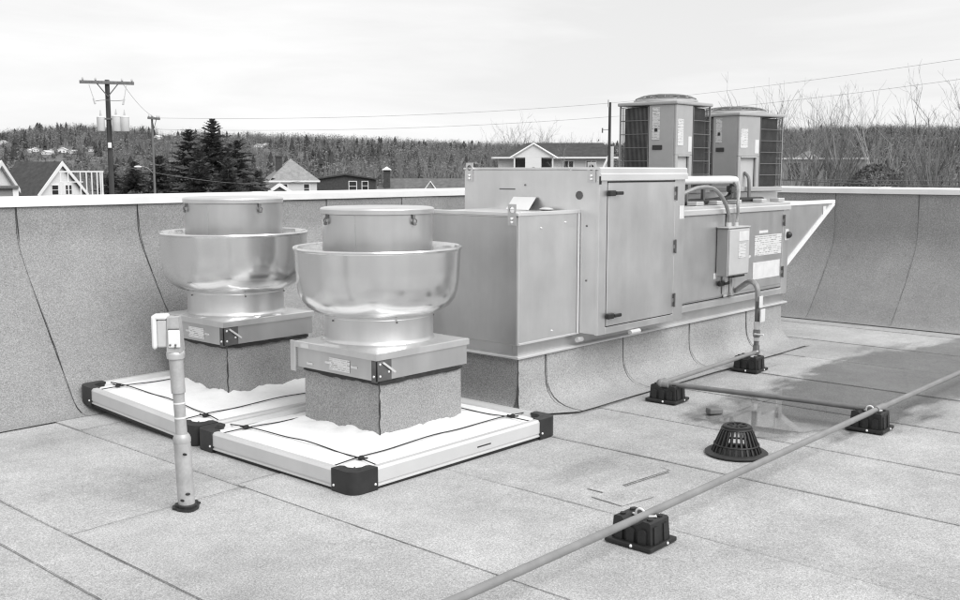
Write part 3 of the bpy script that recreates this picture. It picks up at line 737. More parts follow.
    part('cover_seam', MB().box(.3455, .3468, -.0015, .0015, Z(1.02), Z(1.43)).xf(Matrix.Translation((x, y, 0)) @ Matrix.Rotation(R(205), 4, 'Z')), 'spun_aluminium', mc)
    return f
exhaust_fan((4.385, 4.80), CN, 0.0, 'spun aluminium upblast exhaust fan nearer the camera', 'granulated membrane clad curb under the nearer exhaust fan')
exhaust_fan((4.375, 6.335), CF, .035, 'spun aluminium upblast exhaust fan nearer the parapet', 'granulated membrane clad curb under the farther exhaust fan')

# ------------------------------------------------------------------ air handler: curb, casing, hood
AX0, AX1, AY0, AY1 = 5.38, 9.50, 4.47, 5.62
def unit_curb():
    t = thing('equipment_curb', 'long granulated membrane clad curb under the air handling unit', 'curb', (7.4, 5.0, .02))
    prof = [(-.30, .020), (-.22, .025), (-.15, .036), (-.095, .055), (-.055, .085), (-.026, .13), (-.010, .18), (-.003, .25), (0, .398)]
    part('core', MB().box(AX0 + .05, AX1 - .05, AY0 + .03, AY1, .0, .398), 'deck_board', t)
    cuts = [AX0 + .012, 5.70, 6.683, 7.689, 8.719, AX1 - .05]
    for i in range(len(cuts) - 1):
        vs = []; fs = []; k = len(prof); m = 5
        for c in range(m + 1):
            s = cuts[i] + (cuts[i + 1] - cuts[i]) * c / m; lf = .005 * (1 - c / m)
            fl = .12 + .88 * min(1, max(0, (s - cuts[0]) / .32)) ** .7
            for a, b in prof: vs.append((s, AY0 + .012 + a * fl - lf + .006 * mnoise.noise(Vector((s * 2, b * 4, 3))), b))
        for c in range(m):
            for q in range(k - 1): fs.append((c * k + q, c * k + q + 1, (c + 1) * k + q + 1, (c + 1) * k + q))
        part('membrane_panel', MB().add(vs, fs, True), 'curb_membrane', t)
        if i > 0:
            path = [(cuts[i] + (0 if b > .2 else (.2 - b) * .18), AY0 + .012 + a - .008, b) for a, b in reversed(prof)]
            part('lap_bead', ribbon(path, Vector((0, -.8, .5)).normalized(), .007, .003, .35, 60 + i, .03), 'bitumen_dusty' if i > 1 else 'bitumen', t)
    # end panel facing the fans
    pe = [(-.10, .022), (-.05, .05), (-.02, .10), (-.004, .2), (0, .398)]
    vs = []; fs = []; m = 4; k = len(pe)
    for c in range(m + 1):
        s = AY0 + .02 + (AY1 - AY0 - .03) * c / m
        for a, b in pe: vs.append((AX0 + .014 + a, s, b))
    for c in range(m):
        for q in range(k - 1): fs.append((c * k + q, c * k + q + 1, (c + 1) * k + q + 1, (c + 1) * k + q))
    part('membrane_panel', MB().add(vs, fs, True), 'fan_curb_membrane', t)
    part('end_cap', MB().add([(AX0 + .013, AY0 + .011 + a * .12, b) for a, b in prof] + [(AX0 + .013, AY0 + .06, .398), (AX0 + .013, AY0 + .06, .02)], [tuple(range(len(prof) + 2))]), 'fan_curb_membrane', t)
    part('corner_seam', ribbon([(AX0 + .008, AY0 + .008, .395), (AX0 + .006, AY0 + .004, .06)], (-.707, -.707, 0), .010, .004, 0, 9, .03), 'bitumen', t)
unit_curb()

def hinge(parent, x, y, z, mat='steel_dark'):
    h = part('hinge', MB().cyl((x, y - .014, z - .055), (x, y - .014, z + .055), .008, 8).bbox(x - .018, x + .018, y - .010, y - .002, z - .05, z - .015, .002).bbox(x - .018, x + .018, y - .010, y - .002, z + .015, z + .05, .002), mat, parent)
    return h
def latch(parent, x, y, z):
    l = part('latch', MB().bbox(x - .045, x + .03, y - .035, y - .003, z - .020, z + .022, .008, 2), 'black_plastic', parent)
    part('handle', MB().bbox(x + .025, x + .115, y - .042, y - .020, z - .012, z + .014, .006, 2), 'black_plastic', l)
    return l
def casing_rim(mb, x0, x1, y, z0, z1, w=.05, d=.012):
    """raised frame around a panel on a face looking to -Y"""
    mb.bbox(x0, x0 + w, y - d, y + .004, z0, z1, .003).bbox(x1 - w, x1, y - d, y + .004, z0, z1, .003)
    mb.bbox(x0 + w + .0005, x1 - w - .0005, y - d, y + .004, z0, z0 + w, .003).bbox(x0 + w + .0005, x1 - w - .0005, y - d, y + .004, z1 - w, z1, .003)
    return mb

u = thing('air_handler', 'long galvanized rooftop air handling unit on the membrane clad curb', 'air handler', (7.4, 5.0, .40))
# base rail: channel with light lower lip, set under the casing
lipp = [(-.012, .400), (-.012, .411), (-.006, .416), (.03, .418), (.03, .400)]
recp = [(.031, .400), (.031, .4995), (.08, .4995), (.08, .400)]
part('base_rail', MB().extr(lipp, lambda a, b: (AX0 - .014, AY0 + a, b), lambda a, b: (AX1 + .03, AY0 + a, b)), 'galvanized_bright', u)
part('base_rail', MB().extr(lipp, lambda a, b: (AX0 + a, AY0 + .0305, b), lambda a, b: (AX0 + a, AY1, b)), 'galvanized', u)
part('rail_web', MB().extr(recp, lambda a, b: (AX0 + .031, AY0 + a, b), lambda a, b: (AX1 + .02, AY0 + a, b)), 'galvanized_skirt', u)  # recess under the casing: its shade is put into a darker metal colour
part('rail_web', MB().extr(recp, lambda a, b: (AX0 + a, AY0 + .082, b), lambda a, b: (AX0 + a, AY1, b)), 'galvanized_skirt', u)
part('floor_pan', MB().box(AX0 + .085, AX1, AY0 + .085, AY1, .402, .500), 'galvanized_dull', u)
# return air box at the near end
SB = 1.402
sb = part('return_box', MB().bbox(AX0 - .004, 6.085, AY0 - .004, AY1 - .22, .495, SB, .004), 'galvanized', u)
part('end_panel', MB().bbox(AX0 - .010, AX0 - .0045, AY0 + .006, AY1 - .24, .50, SB - .02, .002), 'galvanized_shaded', sb)  # same zinc, with the end face's shade put into a darker colour
tm = MB().bbox(AX0 - .016, AX0 + .02, AY0 - .012, AY1 - .20, SB - .012, SB + .014, .003).bbox(AX0 + .021, 6.075, AY0 - .012, AY0 + .02, SB - .012, SB + .014, .003)
part('roof_trim', tm, 'galvanized_bright', sb)
part('corner_trim', MB().bbox(6.045, 6.066, AY0 - .013, AY0 - .0045, .50, SB - .0125, .002), 'coping_white', sb)
part('bottom_trim', MB().bbox(AX0, 6.044, AY0 - .009, AY0 - .0045, .497, .512, .002), 'galvanized_bright', sb)
def lug(x, y, z, ax, parent):
    """lifting lug: bent plate with an eye"""
    mb = MB(); ring = [(.022 * math.cos(q * math.pi / 6), .022 * math.sin(q * math.pi / 6)) for q in range(12)]
    outer = [(.036, .0), (.036, .020), (.036, .040), (.012, .040), (-.012, .040), (-.036, .040), (-.036, .02), (-.036, -.02), (-.036, -.105), (-.0, -.105), (.036, -.105), (.036, -.04)]
    def P(a, b, d): return (x + d, y + a, z + b) if ax == 'x' else (x + a, y + d, z + b)
    for d in (0, .006):
        mb.add([P(a, b, d) for a, b in ring] + [P(a, b, d) for a, b in outer], [(q, (q + 1) % 12, 12 + (q + 1) % 12, 12 + q) for q in range(12)])
    mb.add([P(a, b, 0) for a, b in outer] + [P(a, b, .006) for a, b in outer], [(q, (q + 1) % 12, 12 + (q + 1) % 12, 12 + q) for q in range(12)])
    l = part('lifting_lug', mb, 'galvanized_dull', parent)
    for b in (-.06, -.085): part('bolt', MB().ball(P(.0, b, -.004), .011, 6), 'galvanized_bright', l)
lug(AX0 - .02, AY0 + .045, SB + .03, 'x', sb)
for zz, xx in ((1.30, 5.62), (1.33, 5.9), (.56, 5.75)): part('rivet', MB().ball((xx, AY0 - .006, zz), .007, 6), 'galvanized_bright', sb)
part('paper_tag', MB().add([(5.96, 4.86, SB + .004), (5.96, 5.08, SB + .004), (6.05, 5.08, 1.50), (6.05, 4.86, 1.50), (5.964, 4.86, SB + .002), (5.964, 5.08, SB + .002), (6.055, 5.08, 1.498), (6.055, 4.86, 1.498)], [(0, 1, 2, 3), (7, 6, 5, 4), (0, 4, 5, 1), (1, 5, 6, 2), (2, 6, 7, 3), (3, 7, 4, 0)]), 'coping_white', u)
part('sealant_smear', MB().ball((6.0, 4.72, SB + .012), .04, 6, .8, 1.6, .35), 'paper_white', u)
# tall filter / coil section with access door
TX0, TX1, TY, TZ0, TZ1 = 6.07, 7.245, 4.30, .505, 1.715
tl = part('tall_section', MB().bbox(TX0, TX1, TY, 5.61, TZ0, TZ1 - .01, .004), 'galvanized', u)
fr = MB().bbox(TX0 - .004, TX0 + .095, TY - .010, TY + .02, TZ0 - .004, 1.628, .003).bbox(7.10, TX1 + .004, TY - .010, TY + .02, TZ0 - .004, 1.628, .003)
fr.bbox(TX0 + .0955, 7.0995, TY - .0095, TY + .02, TZ0 - .0035, .552, .003)
part('door_frame', fr, 'galvanized', tl)
dr = part('access_door', MB().bbox(TX0 + .104, 7.092, TY - .014, TY + .01, .561, 1.612, .004), 'galvanized', tl)
part('door_gasket', MB().box(TX0 + .096, 7.099, TY - .003, TY - .001, .553, 1.622), 'black_rubber', tl)
latch(dr, TX0 + .13, TY - .013, 1.535); latch(dr, TX0 + .13, TY - .013, .635)
for zz in (1.52, 1.10, .67): hinge(dr, 7.10, TY - .011, zz)
cap = MB().extr([(-.030, 1.628), (-.030, 1.672), (-.022, 1.680), (-.022, 1.712), (-.010, 1.722), (.25, 1.724), (.25, 1.706), (-.004, 1.704), (-.004, 1.628)], lambda a, b: (TX0 - .010, TY + a, b), lambda a, b: (TX1 + .012, TY + a, b))
part('roof_cap', cap, 'galvanized_bright', tl)
part('roof_panel', MB().bbox(TX0 - .004, TX1 + .004, TY + .26, 5.62, 1.705, 1.722, .004), 'galvanized', tl)
part('cap_seal', MB().bbox(TX0 - .012, TX0 - .0005, TY - .028, TY - .010, 1.60, 1.66, .003), 'black_rubber', tl)
lug(TX0 - .008, TY + .06, 1.72, 'x', tl); lug(TX0 - .008, 5.55, 1.72, 'x', tl)
part('knockout', MB().cyl((TX0 - .004, 4.47, 1.52), (TX0 + .004, 4.47, 1.52), .032, 10), 'steel_dark', tl)
part('scratch', MB().bbox(TX0 - .0025, TX0 + .001, 5.08, 5.24, 1.553, 1.562, .001), 'steel_dark', tl)
for yy, zz in ((4.98, 1.59), (4.4, 1.3), (4.4, .9)): part('rivet', MB().ball((TX0 - .002, yy, zz), .008, 6), 'steel_dark', tl)
part('small_label', MB().box(7.165, 7.235, TY - .0125, TY - .0105, 1.315, 1.42), 'paper_white', tl)
part('drain_stub', MB().cyl((6.46, TY - .03, .484), (6.58, TY - .035, .484), .018, 10), 'galvanized_bright', tl)
part('drain_stub', MB().cyl((6.02, AY0 - .03, .462), (6.08, AY0 - .03, .462), .02, 10), 'galvanized_bright', sb)
# lower fan / heating section
LX0, LX1, LZ1 = 7.246, 9.50, 1.335
ls = part('fan_section', MB().bbox(LX0, LX1, AY0, AY1, .500, LZ1, .004), 'galvanized_dull', u)
lip = MB().extr([(-.028, LZ1 - .012), (-.028, LZ1 + .026), (-.016, LZ1 + .034), (-.016, LZ1 + .055), (.0, LZ1 + .062), (.20, LZ1 + .066), (.20, LZ1 + .03), (-.006, LZ1 + .022), (-.006, LZ1 - .012)], lambda a, b: (LX0 + .002, AY0 + a, b), lambda a, b: (LX1 + .012, AY0 + a, b))
part('roof_lip', lip, 'galvanized_bright', ls)
part('roof_panel', MB().bbox(LX0 + .003, LX1 + .01, AY0 + .205, AY1 + .01, LZ1 + .028, LZ1 + .06, .004), 'galvanized', ls)
part('panel_left', MB().bbox(LX0 + .10, 8.235, AY0 - .009, AY0 + .002, .585, LZ1 - .02, .003), 'galvanized_dull', ls)
d2 = part('access_door', MB().bbox(8.265, 9.375, AY0 - .012, AY0 + .002, .605, LZ1 - .02, .003), 'galvanized_dull', ls)
part('door_gap', MB().box(8.236, 8.264, AY0 - .003, AY0 - .001, .575, LZ1 - .015), 'black_rubber', ls)
part('corner_post', MB().bbox(9.385, LX1 + .006, AY0 - .011, AY0 + .03, .50, LZ1 - .013, .003), 'galvanized', ls)
part('bottom_seam', MB().box(LX0, 9.38, AY0 - .004, AY0 - .0005, .566, .574), 'black_rubber', ls)
part('sill', MB().bbox(LX0, 9.38, AY0 - .012, AY0 - .0005, .505, .556, .003), 'galvanized', ls)
latch(d2, 8.16, AY0 - .012, 1.185); latch(d2, 8.16, AY0 - .012, .70)
for zz in (1.22, .72): hinge(d2, 9.385, AY0 - .012, zz)
k = part('door_knob', MB().ball((9.47, AY0 - .03, 1.075), .034, 8), 'black_plastic', ls); part('knob_plate', MB().bbox(9.425, 9.50, AY0 - .018, AY0 - .0115, 1.02, 1.13, .003), 'paper_white', ls)
part('data_plate', MB().box(8.80, 9.35, AY0 - .0145, AY0 - .0125, .905, 1.095), 'printed_sheet', d2, label='white printed data sheet beside the switch box')
part('data_plate', MB().box(8.78, 9.33, AY0 - .0145, AY0 - .0125, .685, .845), 'paper_white', d2, label='blank white sheet below the printed one')
part('data_plate', MB().box(8.88, 9.06, AY0 - .0145, AY0 - .0125, 1.115, 1.14), 'paper_white', d2)
part('warning_label', MB().box(8.05, 8.10, AY0 - .0115, AY0 - .0095, .75, .80), 'paper_white', ls)
part('gas_label', MB().box(8.23, 8.30, AY0 - .0145, AY0 - .0125, .575, .66), 'paper_white', ls)
for xx, ww in ((7.75, .12), (8.1, .1), (8.45, .1), (8.95, .09), (9.3, .12)):
    part('roof_clip', MB().bbox(xx, xx + ww, AY0 + .0, AY0 + .10, LZ1 + .066, LZ1 + .10, .004), 'galvanized_bright', ls)
# intake hood on the far end: wedge with light folded edges
HX = 10.62
hm = MB().add([(LX1 + .014, AY0 + .02, 1.372), (HX, AY0 + .02, 1.372), (LX1 + .014, AY0 + .02, .775), (LX1 + .014, AY1 - .02, 1.372), (HX, AY1 - .02, 1.372), (LX1 + .014, AY1 - .02, .775)],
              [(0, 2, 1), (3, 4, 5), (0, 1, 4, 3), (0, 3, 5, 2), (1, 2, 5, 4)])
hd = part('intake_hood', hm, 'galvanized', u)
part('hood_edge', MB().extr([(-.012, -.016), (-.012, .020), (.03, .020), (.03, -.016)], lambda a, b: (LX1 + .016, AY0 + .02 + a, 1.372 + b), lambda a, b: (HX + .02, AY0 + .02 + a, 1.372 + b)), 'coping_white', hd)
dv = Vector((HX - LX1, 0, 1.372 - .775)).normalized(); nv = Vector((dv.z, 0, -dv.x))
p0, p1 = Vector((LX1 + .016, AY0 + .02, .775)), Vector((HX, AY0 + .02, 1.356))
part('hood_edge', MB().extr([(-.014, -.02), (-.014, .022), (.03, .022), (.03, -.02)], lambda a, b: tuple(p0 + Vector((0, a, 0)) + nv * b), lambda a, b: tuple(p1 + Vector((0, a, 0)) + nv * b)), 'coping_white', hd)
part('hood_sticker', MB().box(HX - .26, HX - .19, AY0 + .016, AY0 + .0185, 1.24, 1.33), 'paper_white', hd)
part('end_trim', MB().bbox(LX1 + .0125, LX1 + .03, AY0 + .0, AY0 + .0195, .50, 1.355, .003), 'galvanized', u)

# switch box with conduits
bx = part('switch_box', MB().bbox(8.085, 8.47, 4.345, AY0 - .013, .775, 1.195, .005), 'enamel_grey', u, label='grey electrical switch box on the unit side')
part('box_door', MB().bbox(8.095, 8.46, 4.335, 4.3445, .785, 1.185, .004), 'enamel_light', bx)
part('box_lid', MB().bbox(8.075, 8.48, 4.335, AY0 - .014, 1.196, 1.208, .003), 'enamel_light', bx)
part('box_label', MB().box(8.26, 8.44, 4.3325, 4.3345, 1.08, 1.165), 'paper_white', bx)
part('box_label', MB().box(8.26, 8.39, 4.3325, 4.3345, .93, 1.06), 'printed_label', bx)
part('box_handle', MB().bbox(8.472, 8.50, 4.36, 4.39, .86, .95, .006).cyl((8.48, 4.375, .9), (8.53, 4.36, .93), .012, 8), 'enamel_light', bx)
part('box_foot', MB().bbox(8.24, 8.44, 4.36, 4.45, .755, .774, .004), 'black_plastic', bx)
part('box_bracket', MB().bbox(8.2, 8.23, 4.42, 4.455, .60, .774, .003).bbox(8.33, 8.36, 4.42, 4.455, .58, .774, .003), 'galvanized', bx)
cd = thing('flexible_conduit', 'grey flexible conduit arching from the tall section down to the switch box', 'conduit', (8.25, 4.40, 1.209))
part('sheath', MB().tube(smooth_path([(7.26, 4.50, 1.49), (7.45, 4.46, 1.50), (7.68, 4.42, 1.555), (7.9, 4.40, 1.545), (8.08, 4.395, 1.44), (8.17, 4.395, 1.32), (8.19, 4.40, 1.225)], 6), .017, 8), 'flex_conduit', cd)
part('fitting', MB().cyl((8.19, 4.40, 1.209), (8.19, 4.40, 1.245), .025, 10), 'galvanized_bright', cd)
cd = thing('flexible_conduit', 'thin grey conduit dropping from the farther condenser to the switch box', 'conduit', (8.33, 4.41, 1.209))
part('sheath', MB().tube(smooth_path([(8.62, 4.66, 1.60), (8.52, 4.52, 1.58), (8.42, 4.44, 1.50), (8.36, 4.41, 1.40), (8.37, 4.41, 1.30), (8.34, 4.41, 1.225)], 6), .014, 8), 'flex_conduit', cd)
part('fitting', MB().cyl((8.34, 4.41, 1.209), (8.34, 4.41, 1.24), .022, 10), 'galvanized_bright', cd)

# insulated refrigerant lines on the unit roof
ip = thing('insulated_pipe', 'white insulated refrigerant pipe crossing above the fan section', 'pipe', (8.0, 4.56, LZ1 + .066))
part('insulation', MB().tube(smooth_path([(7.247, 4.56, 1.61), (7.6, 4.56, 1.615), (8.2, 4.56, 1.615), (8.55, 4.57, 1.613), (8.66, 4.60, 1.595), (8.80, 4.66, 1.51), (8.84, 4.68, 1.45)], 5), .036, 12), 'pipe_insulation', ip)
part('support', MB().bbox(8.83, 8.86, 4.655, 4.705, LZ1 + .061, 1.455, .003).bbox(8.0, 8.03, 4.55, 4.58, LZ1 + .067, 1.585, .003), 'steel_dark', ip)
ip2 = thing('insulated_pipe', 'short white insulated pipe stub beside the tall section', 'pipe', (7.4, 4.66, LZ1 + .066))
part('insulation', MB().tube(smooth_path([(7.247, 4.62, 1.52), (7.40, 4.60, 1.52), (7.52, 4.62, 1.50), (7.58, 4.7, 1.44), (7.58, 4.76, 1.405)], 5), .032, 12), 'pipe_insulation', ip2)
ip3 = thing('refrigerant_line', 'dark insulated refrigerant lines lying on the fan section roof', 'pipe', (8.2, 4.7, LZ1 + .066))
part('insulation', MB().tube(smooth_path([(7.4, 4.80, 1.43), (7.9, 4.58, 1.43), (8.3, 4.60, 1.435), (8.6, 4.63, 1.46), (8.80, 4.70, 1.58)], 5), .024, 8), 'black_rubber', ip3)
part('insulation', MB().tube(smooth_path([(7.7, 4.60, 1.42), (8.15, 4.66, 1.42), (8.7, 4.62, 1.43), (9.2, 4.60, 1.425), (9.42, 4.8, 1.42)], 5), .020, 8), 'black_rubber', ip3)
vb = part('service_valve', MB().bbox(8.60, 8.68, 4.60, 4.66, 1.50, 1.56, .01, 2).cyl((8.64, 4.63, 1.43), (8.64, 4.63, 1.62), .016, 8).cyl((8.58, 4.62, 1.53), (8.72, 4.62, 1.53), .014, 8), 'steel_dark', ip3)

# ------------------------------------------------------------------ condensing units
def condenser(x, y, s, rot, label, zt=.862):
    z0, hgt = LZ1 + .062, .0
    t = thing('condensing_unit', label, 'condenser', (x, y, z0), rot, 'condensing units on the air handler', world=False)
    # local: corner nearest the camera at (0,0); body spans 0..s on both axes
    zb = .135
    for k, yy in enumerate((.06, s - .10)): part('mounting_rail', MB().bbox(-.04, s + .04, yy, yy + .045, 0.0, .10, .004), 'galvanized_dull', t)
    part('base_pan', MB().bbox(-.012, s + .012, -.012, s + .012, .10, zb + .012, .006), 'enamel_grey', t)
    sol = .47 * s
    # coil behind guards: dark core
    part('coil', MB().bbox(.03, s - .03, .03, s - .03, zb + .012, zt - .01, .02, 2), 'coil_dark', t)
    # solid corner panel (two faces) with a recess at the bottom
    vz = zb + .30
    cp = MB().bbox(-.004, .02, .0205, sol, zb + .01, zt, .003).bbox(-.004, sol, -.004, .020, vz, zt, .004)
    cp.bbox(-.003, .035, -.003, .0195, zb + .01, vz - .001, .003).bbox(sol - .05, sol, -.003, .02, zb + .01, vz - .001, .003)
    pn = part('service_panel', cp, 'enamel_grey', t)
    part('recess_panel', MB().bbox(.036, sol - .051, .022, .0285, zb + .012, vz - .003, .003), 'enamel_light', pn)
    part('recess_hood', MB().bbox(.03, sol - .045, -.014, .05, vz - .012, vz - .0015, .003), 'enamel_light', pn)
    part('valve', MB().cyl((.12, .052, zb + .14), (.12, .01, zb + .14), .018, 8).cyl((.19, .052, zb + .08), (.19, .01, zb + .08), .013, 8), 'brass', pn)
    part('line_set', MB().tube(smooth_path([(.12, .01, zb + .14), (.12, -.03, zb + .10), (.11, -.05, zb + .0), (.10, -.06, .03)], 4), .016, 8), 'pipe_dark', pn)
    part('label_plate', MB().box(.02, .02 + .34 * sol, -.0065, -.0045, vz + .08, zt - .12), 'printed_label', pn)
    part('label_plate', MB().box(sol - .075, sol - .02, -.0065, -.0045, vz + .03, vz + .16), 'paper_white', pn)
    part('label_plate', MB().box(-.0065, -.0045, sol - .11, sol - .035, vz + .13, zt - .02), 'printed_label', pn)
    part('badge', MB().bbox(-.010, -.0045, sol - .14, sol - .04, vz + .045, vz + .085, .003), 'black_plastic', pn)
    part('badge', MB().bbox(-.0085, -.0066, sol - .09, sol - .06, vz + .20, vz + .23, .002), 'black_plastic', pn)
    # louvred guards: verticals + horizontal wires per face
    def guard(fn, a, b):
        g = part('coil_guard', MB().tube([fn(a, -.004, zb + .015), fn(b, -.004, zb + .015), fn(b, -.004, zt - .01), fn(a, -.004, zt - .01)], .004, 5, closed=True), 'guard_wire', t)
        n = 6
        for i in range(1, n):
            z = zb + .015 + (zt - zb - .025) * i / n
            part('guard_bar', MB().tube([fn(a, -.006, z), fn(b, -.006, z)], .0032, 5), 'guard_wire', g)
        fin = MB(); m = int((b - a) / .012)
        for i in range(1, m):
            q = a + (b - a) * i / m; fin.add([fn(q - .0022, .012, zb + .02), fn(q + .0022, .012, zb + .02), fn(q + .0022, .012, zt - .015), fn(q - .0022, .012, zt - .015)], [(0, 1, 2, 3)])
        part('coil_fins', fin, 'steel_dark', g, kind='stuff')
    guard(lambda a, o, z: (a, o, z), sol + .008, s - .012)
    guard(lambda a, o, z: (o, a, z), sol + .008, s - .012)
    guard(lambda a, o, z: (a, s - o, z), .012, s - .012)
    guard(lambda a, o, z: (s - o, a, z), .012, s - .012)
    for px, py in ((s, 0), (0, s), (s, s)):
        part('corner_post', MB().bbox(px - (.012 if px else .004), px + (.004 if px else .012), py - (.012 if py else .004), py + (.004 if py else .012), zb + .01, zt, .003), 'enamel_grey', t)
    top = part('top_cover', MB().bbox(-.018, s + .018, -.018, s + .018, zt + .001, zt + .032, .010, 3), 'enamel_grey', t)
    c = (s / 2, s / 2); rr = s * .46
    part('fan_ring', MB().lathe([(rr + .02, zt + .036), (rr + .016, zt + .055), (rr - .006, zt + .060), (rr - .012, zt + .045)], c, 36), 'enamel_grey', top)
    gd = MB()
    for q in range(1, 7):
        r = rr * q / 6.0; z = zt + .052 + .055 * math.sqrt(max(0, 1 - (q / 6.2) ** 2))
        gd.tube([(c[0] + r * math.cos(R(a)), c[1] + r * math.sin(R(a)), z) for a in range(0, 360, 15)], .0045, 4, closed=True)
    for a in range(0, 360, 30):
        gd.tube([(c[0] + rr * q / 6 * math.cos(R(a)), c[1] + rr * q / 6 * math.sin(R(a)), zt + .053 + .055 * math.sqrt(max(0, 1 - (q / 6.2) ** 2))) for q in range(0, 7)], .005, 4)
    part('fan_guard', gd, 'guard_wire', top)
    part('fan_hub', MB().lathe([(.07, zt + .03), (.07, zt + .09), (.05, zt + .105), (.001, zt + .108)], c, 20), 'enamel_grey', top)
    bl = MB()
    for a in (0, 120, 240):
        m = MB().add([(.06, -.05, zt + .02), (rr - .04, -.11, zt + .005), (rr - .03, .10, zt + .03), (.06, .05, zt + .045), (.06, -.05, zt + .023), (rr - .04, -.11, zt + .008), (rr - .03, .10, zt + .033), (.06, .05, zt + .048)], [(0, 1, 2, 3), (4, 7, 6, 5), (0, 4, 5, 1), (1, 5, 6, 2), (2, 6, 7, 3), (3, 7, 4, 0)])
        m.xf(Matrix.Translation((c[0], c[1], 0)) @ Matrix.Rotation(R(a), 4, 'Z')); bl.add(m.v, m.f)
    part('fan_blades', bl, 'steel_dark', top)
    return t
condenser(7.70, 4.66, .575, 0, 'taller looking light grey condensing unit just behind the tall section')
condenser(8.93, 4.72, .66, R(-11), 'light grey condensing unit at the far end of the air handler roof', .815)

# ------------------------------------------------------------------ gas pipes, supports
def pipe_block(x, y, rot, label, saddle, clip=True):
    """black recycled rubber pipe support: wide foot, arched sides, saddle on top; pipe runs along local X"""
    t = thing('pipe_support', label, 'pipe support', (x, y, .012), rot, 'black pipe support blocks', world=False)
    part('foot', MB().bbox(-.112, .112, -.125, .125, 0, .022, .006, 2), 'black_rubber', t)
    # body tapered, saddle notch in the middle of the long (Y) direction
    prof = [(-.105, .0225), (-.098, .118), (-.090, .124), (-.055, .124), (-.040, .108), (-.018, .098), (.018, .098), (.040, .108), (.055, .124), (.090, .124), (.098, .118), (.105, .0225)]
    b = MB().extr(prof, lambda a, z: (-.080 + .10 * (z - .02) * .3, a, z), lambda a, z: (.080 - .10 * (z - .02) * .3, a, z))
    part('body', b, 'black_rubber', t)
    for sx in (-1, 1):
        for cy in (-.062, -.0, .062):
            arch = [(-.020, .0225), (-.020, .070)] + [(-.020 * math.cos(q * math.pi / 6), .070 + .020 * math.sin(q * math.pi / 6)) for q in range(1, 6)] + [(.020, .070), (.020, .0225)]
            part('arch_rib', MB().extr(arch, lambda a, z: (sx * (.0795 - .03 * (z - .02)), cy + a, z), lambda a, z: (sx * (.092 - .03 * (z - .02)), cy + a, z)), 'black_rubber', t)
    for sy in (-1, 1):
        for cx in (-.04, .04):
            part('end_rib', MB().extr([(-.018, .0225), (-.014, .10), (.014, .10), (.018, .0225)], lambda a, z: (cx + a, sy * (.103 - .07 * (z - .02)), z), lambda a, z: (cx + a, sy * (.112 - .09 * (z - .02)), z)), 'black_rubber', t)
            part('stud', MB().cyl((cx, sy * .072, .1235), (cx, sy * .072, .131), .014, 8), 'black_rubber', t)
    part('plug', MB().ball((-.111, -.02, .012), .008, 6), 'white_plastic', t)
    part('plug', MB().ball((.03, -.124, .012), .007, 6), 'white_plastic', t)
    if clip:
        zc = saddle - .012; rr = .0225
        loop = [(.0 + .0, rr * 1.05 * math.cos(R(a)), zc + rr * 1.05 * math.sin(R(a))) for a in range(-20, 201, 20)]
        part('pipe_clip', MB().tube([(.01, .05, .118)] + [(-.006, b, c) for a, b, c in loop][::1] + [(.012, -.075, .130)], .0055, 6), 'white_plastic', t)
    return t
PZ = .142
PY = 2.455
pipe_block(3.865, 2.475, 0, 'black rubber pipe support nearest the camera under the long pipe', PZ)
pipe_block(6.62, 2.49, R(3), 'black rubber pipe support where the branch meets the long pipe', PZ)
pipe_block(6.46, 3.93, R(4), 'black rubber pipe support at the elbow of the branch pipe', PZ, False)
pipe_block(7.93, 4.03, R(2), 'black rubber pipe support under the riser beside the curb', PZ, False)
gp = thing('gas_pipe', 'long pale grey gas pipe crossing the foreground on rubber supports', 'pipe', (5.5, PY, PZ))
part('pipe_run', MB().tube([(1.6, PY + .01, PZ), (3.8, PY - .005, PZ), (6.6, PY, PZ), (9.5, PY - .01, PZ), (11.9, PY - .012, PZ)], .0185, 14), 'pipe_paint', gp)
part('coupling', MB().tube([(6.62, PY, PZ), (6.76, PY, PZ)], .0245, 12), 'pipe_paint', gp)
gb = thing('branch_pipe', 'grey gas branch pipe from the long pipe to the riser at the unit', 'pipe', (6.42, 3.95, PZ))
part('pipe_run', MB().tube([(6.64, PY + .023, PZ - .004), (6.60, 2.9, PZ - .004), (6.44, 3.93, PZ - .004)], .0185, 12), 'pipe_dark', gb)
part('coupling', MB().tube([(6.645, PY + .0235, PZ - .004), (6.638, PY + .12, PZ - .004)], .024, 12), 'pipe_dark', gb)
part('elbow', MB().ball((6.425, 3.965, PZ - .004), .036, 8).cyl((6.43, 3.90, PZ - .004), (6.425, 3.96, PZ - .004), .030, 12).cyl((6.42, 3.965, PZ - .004), (6.49, 3.97, PZ - .002), .030, 12), 'pipe_paint', gb)
part('pipe_run', MB().tube([(6.45, 3.967, PZ - .003), (8.09, 4.05, PZ)], .0175, 12), 'pipe_paint', gb)
part('elbow', MB().ball((8.10, 4.055, PZ), .034, 8).cyl((8.10, 4.055, PZ), (8.10, 4.055, PZ + .06), .029, 12), 'brass', gb)
rs_ = part('riser', MB().tube([(8.10, 4.055, PZ + .02), (8.10, 4.055, .60)], .0215, 12), 'pipe_dark', gb)
part('fitting', MB().cyl((8.10, 4.055, .34), (8.10, 4.055, .41), .029, 10).cyl((8.10, 4.055, .24), (8.10, 4.055, .27), .027, 8), 'galvanized', rs_)
vv = part('valve', MB().cyl((8.10, 4.055, .275), (8.10, 4.055, .335), .032, 8).cyl((8.10, 4.055, .305), (8.05, 4.01, .305), .014, 8), 'brass', rs_)
part('valve_handle', MB().bbox(8.035, 8.055, 3.96, 4.05, .30, .312, .003), 'paper_white', vv)
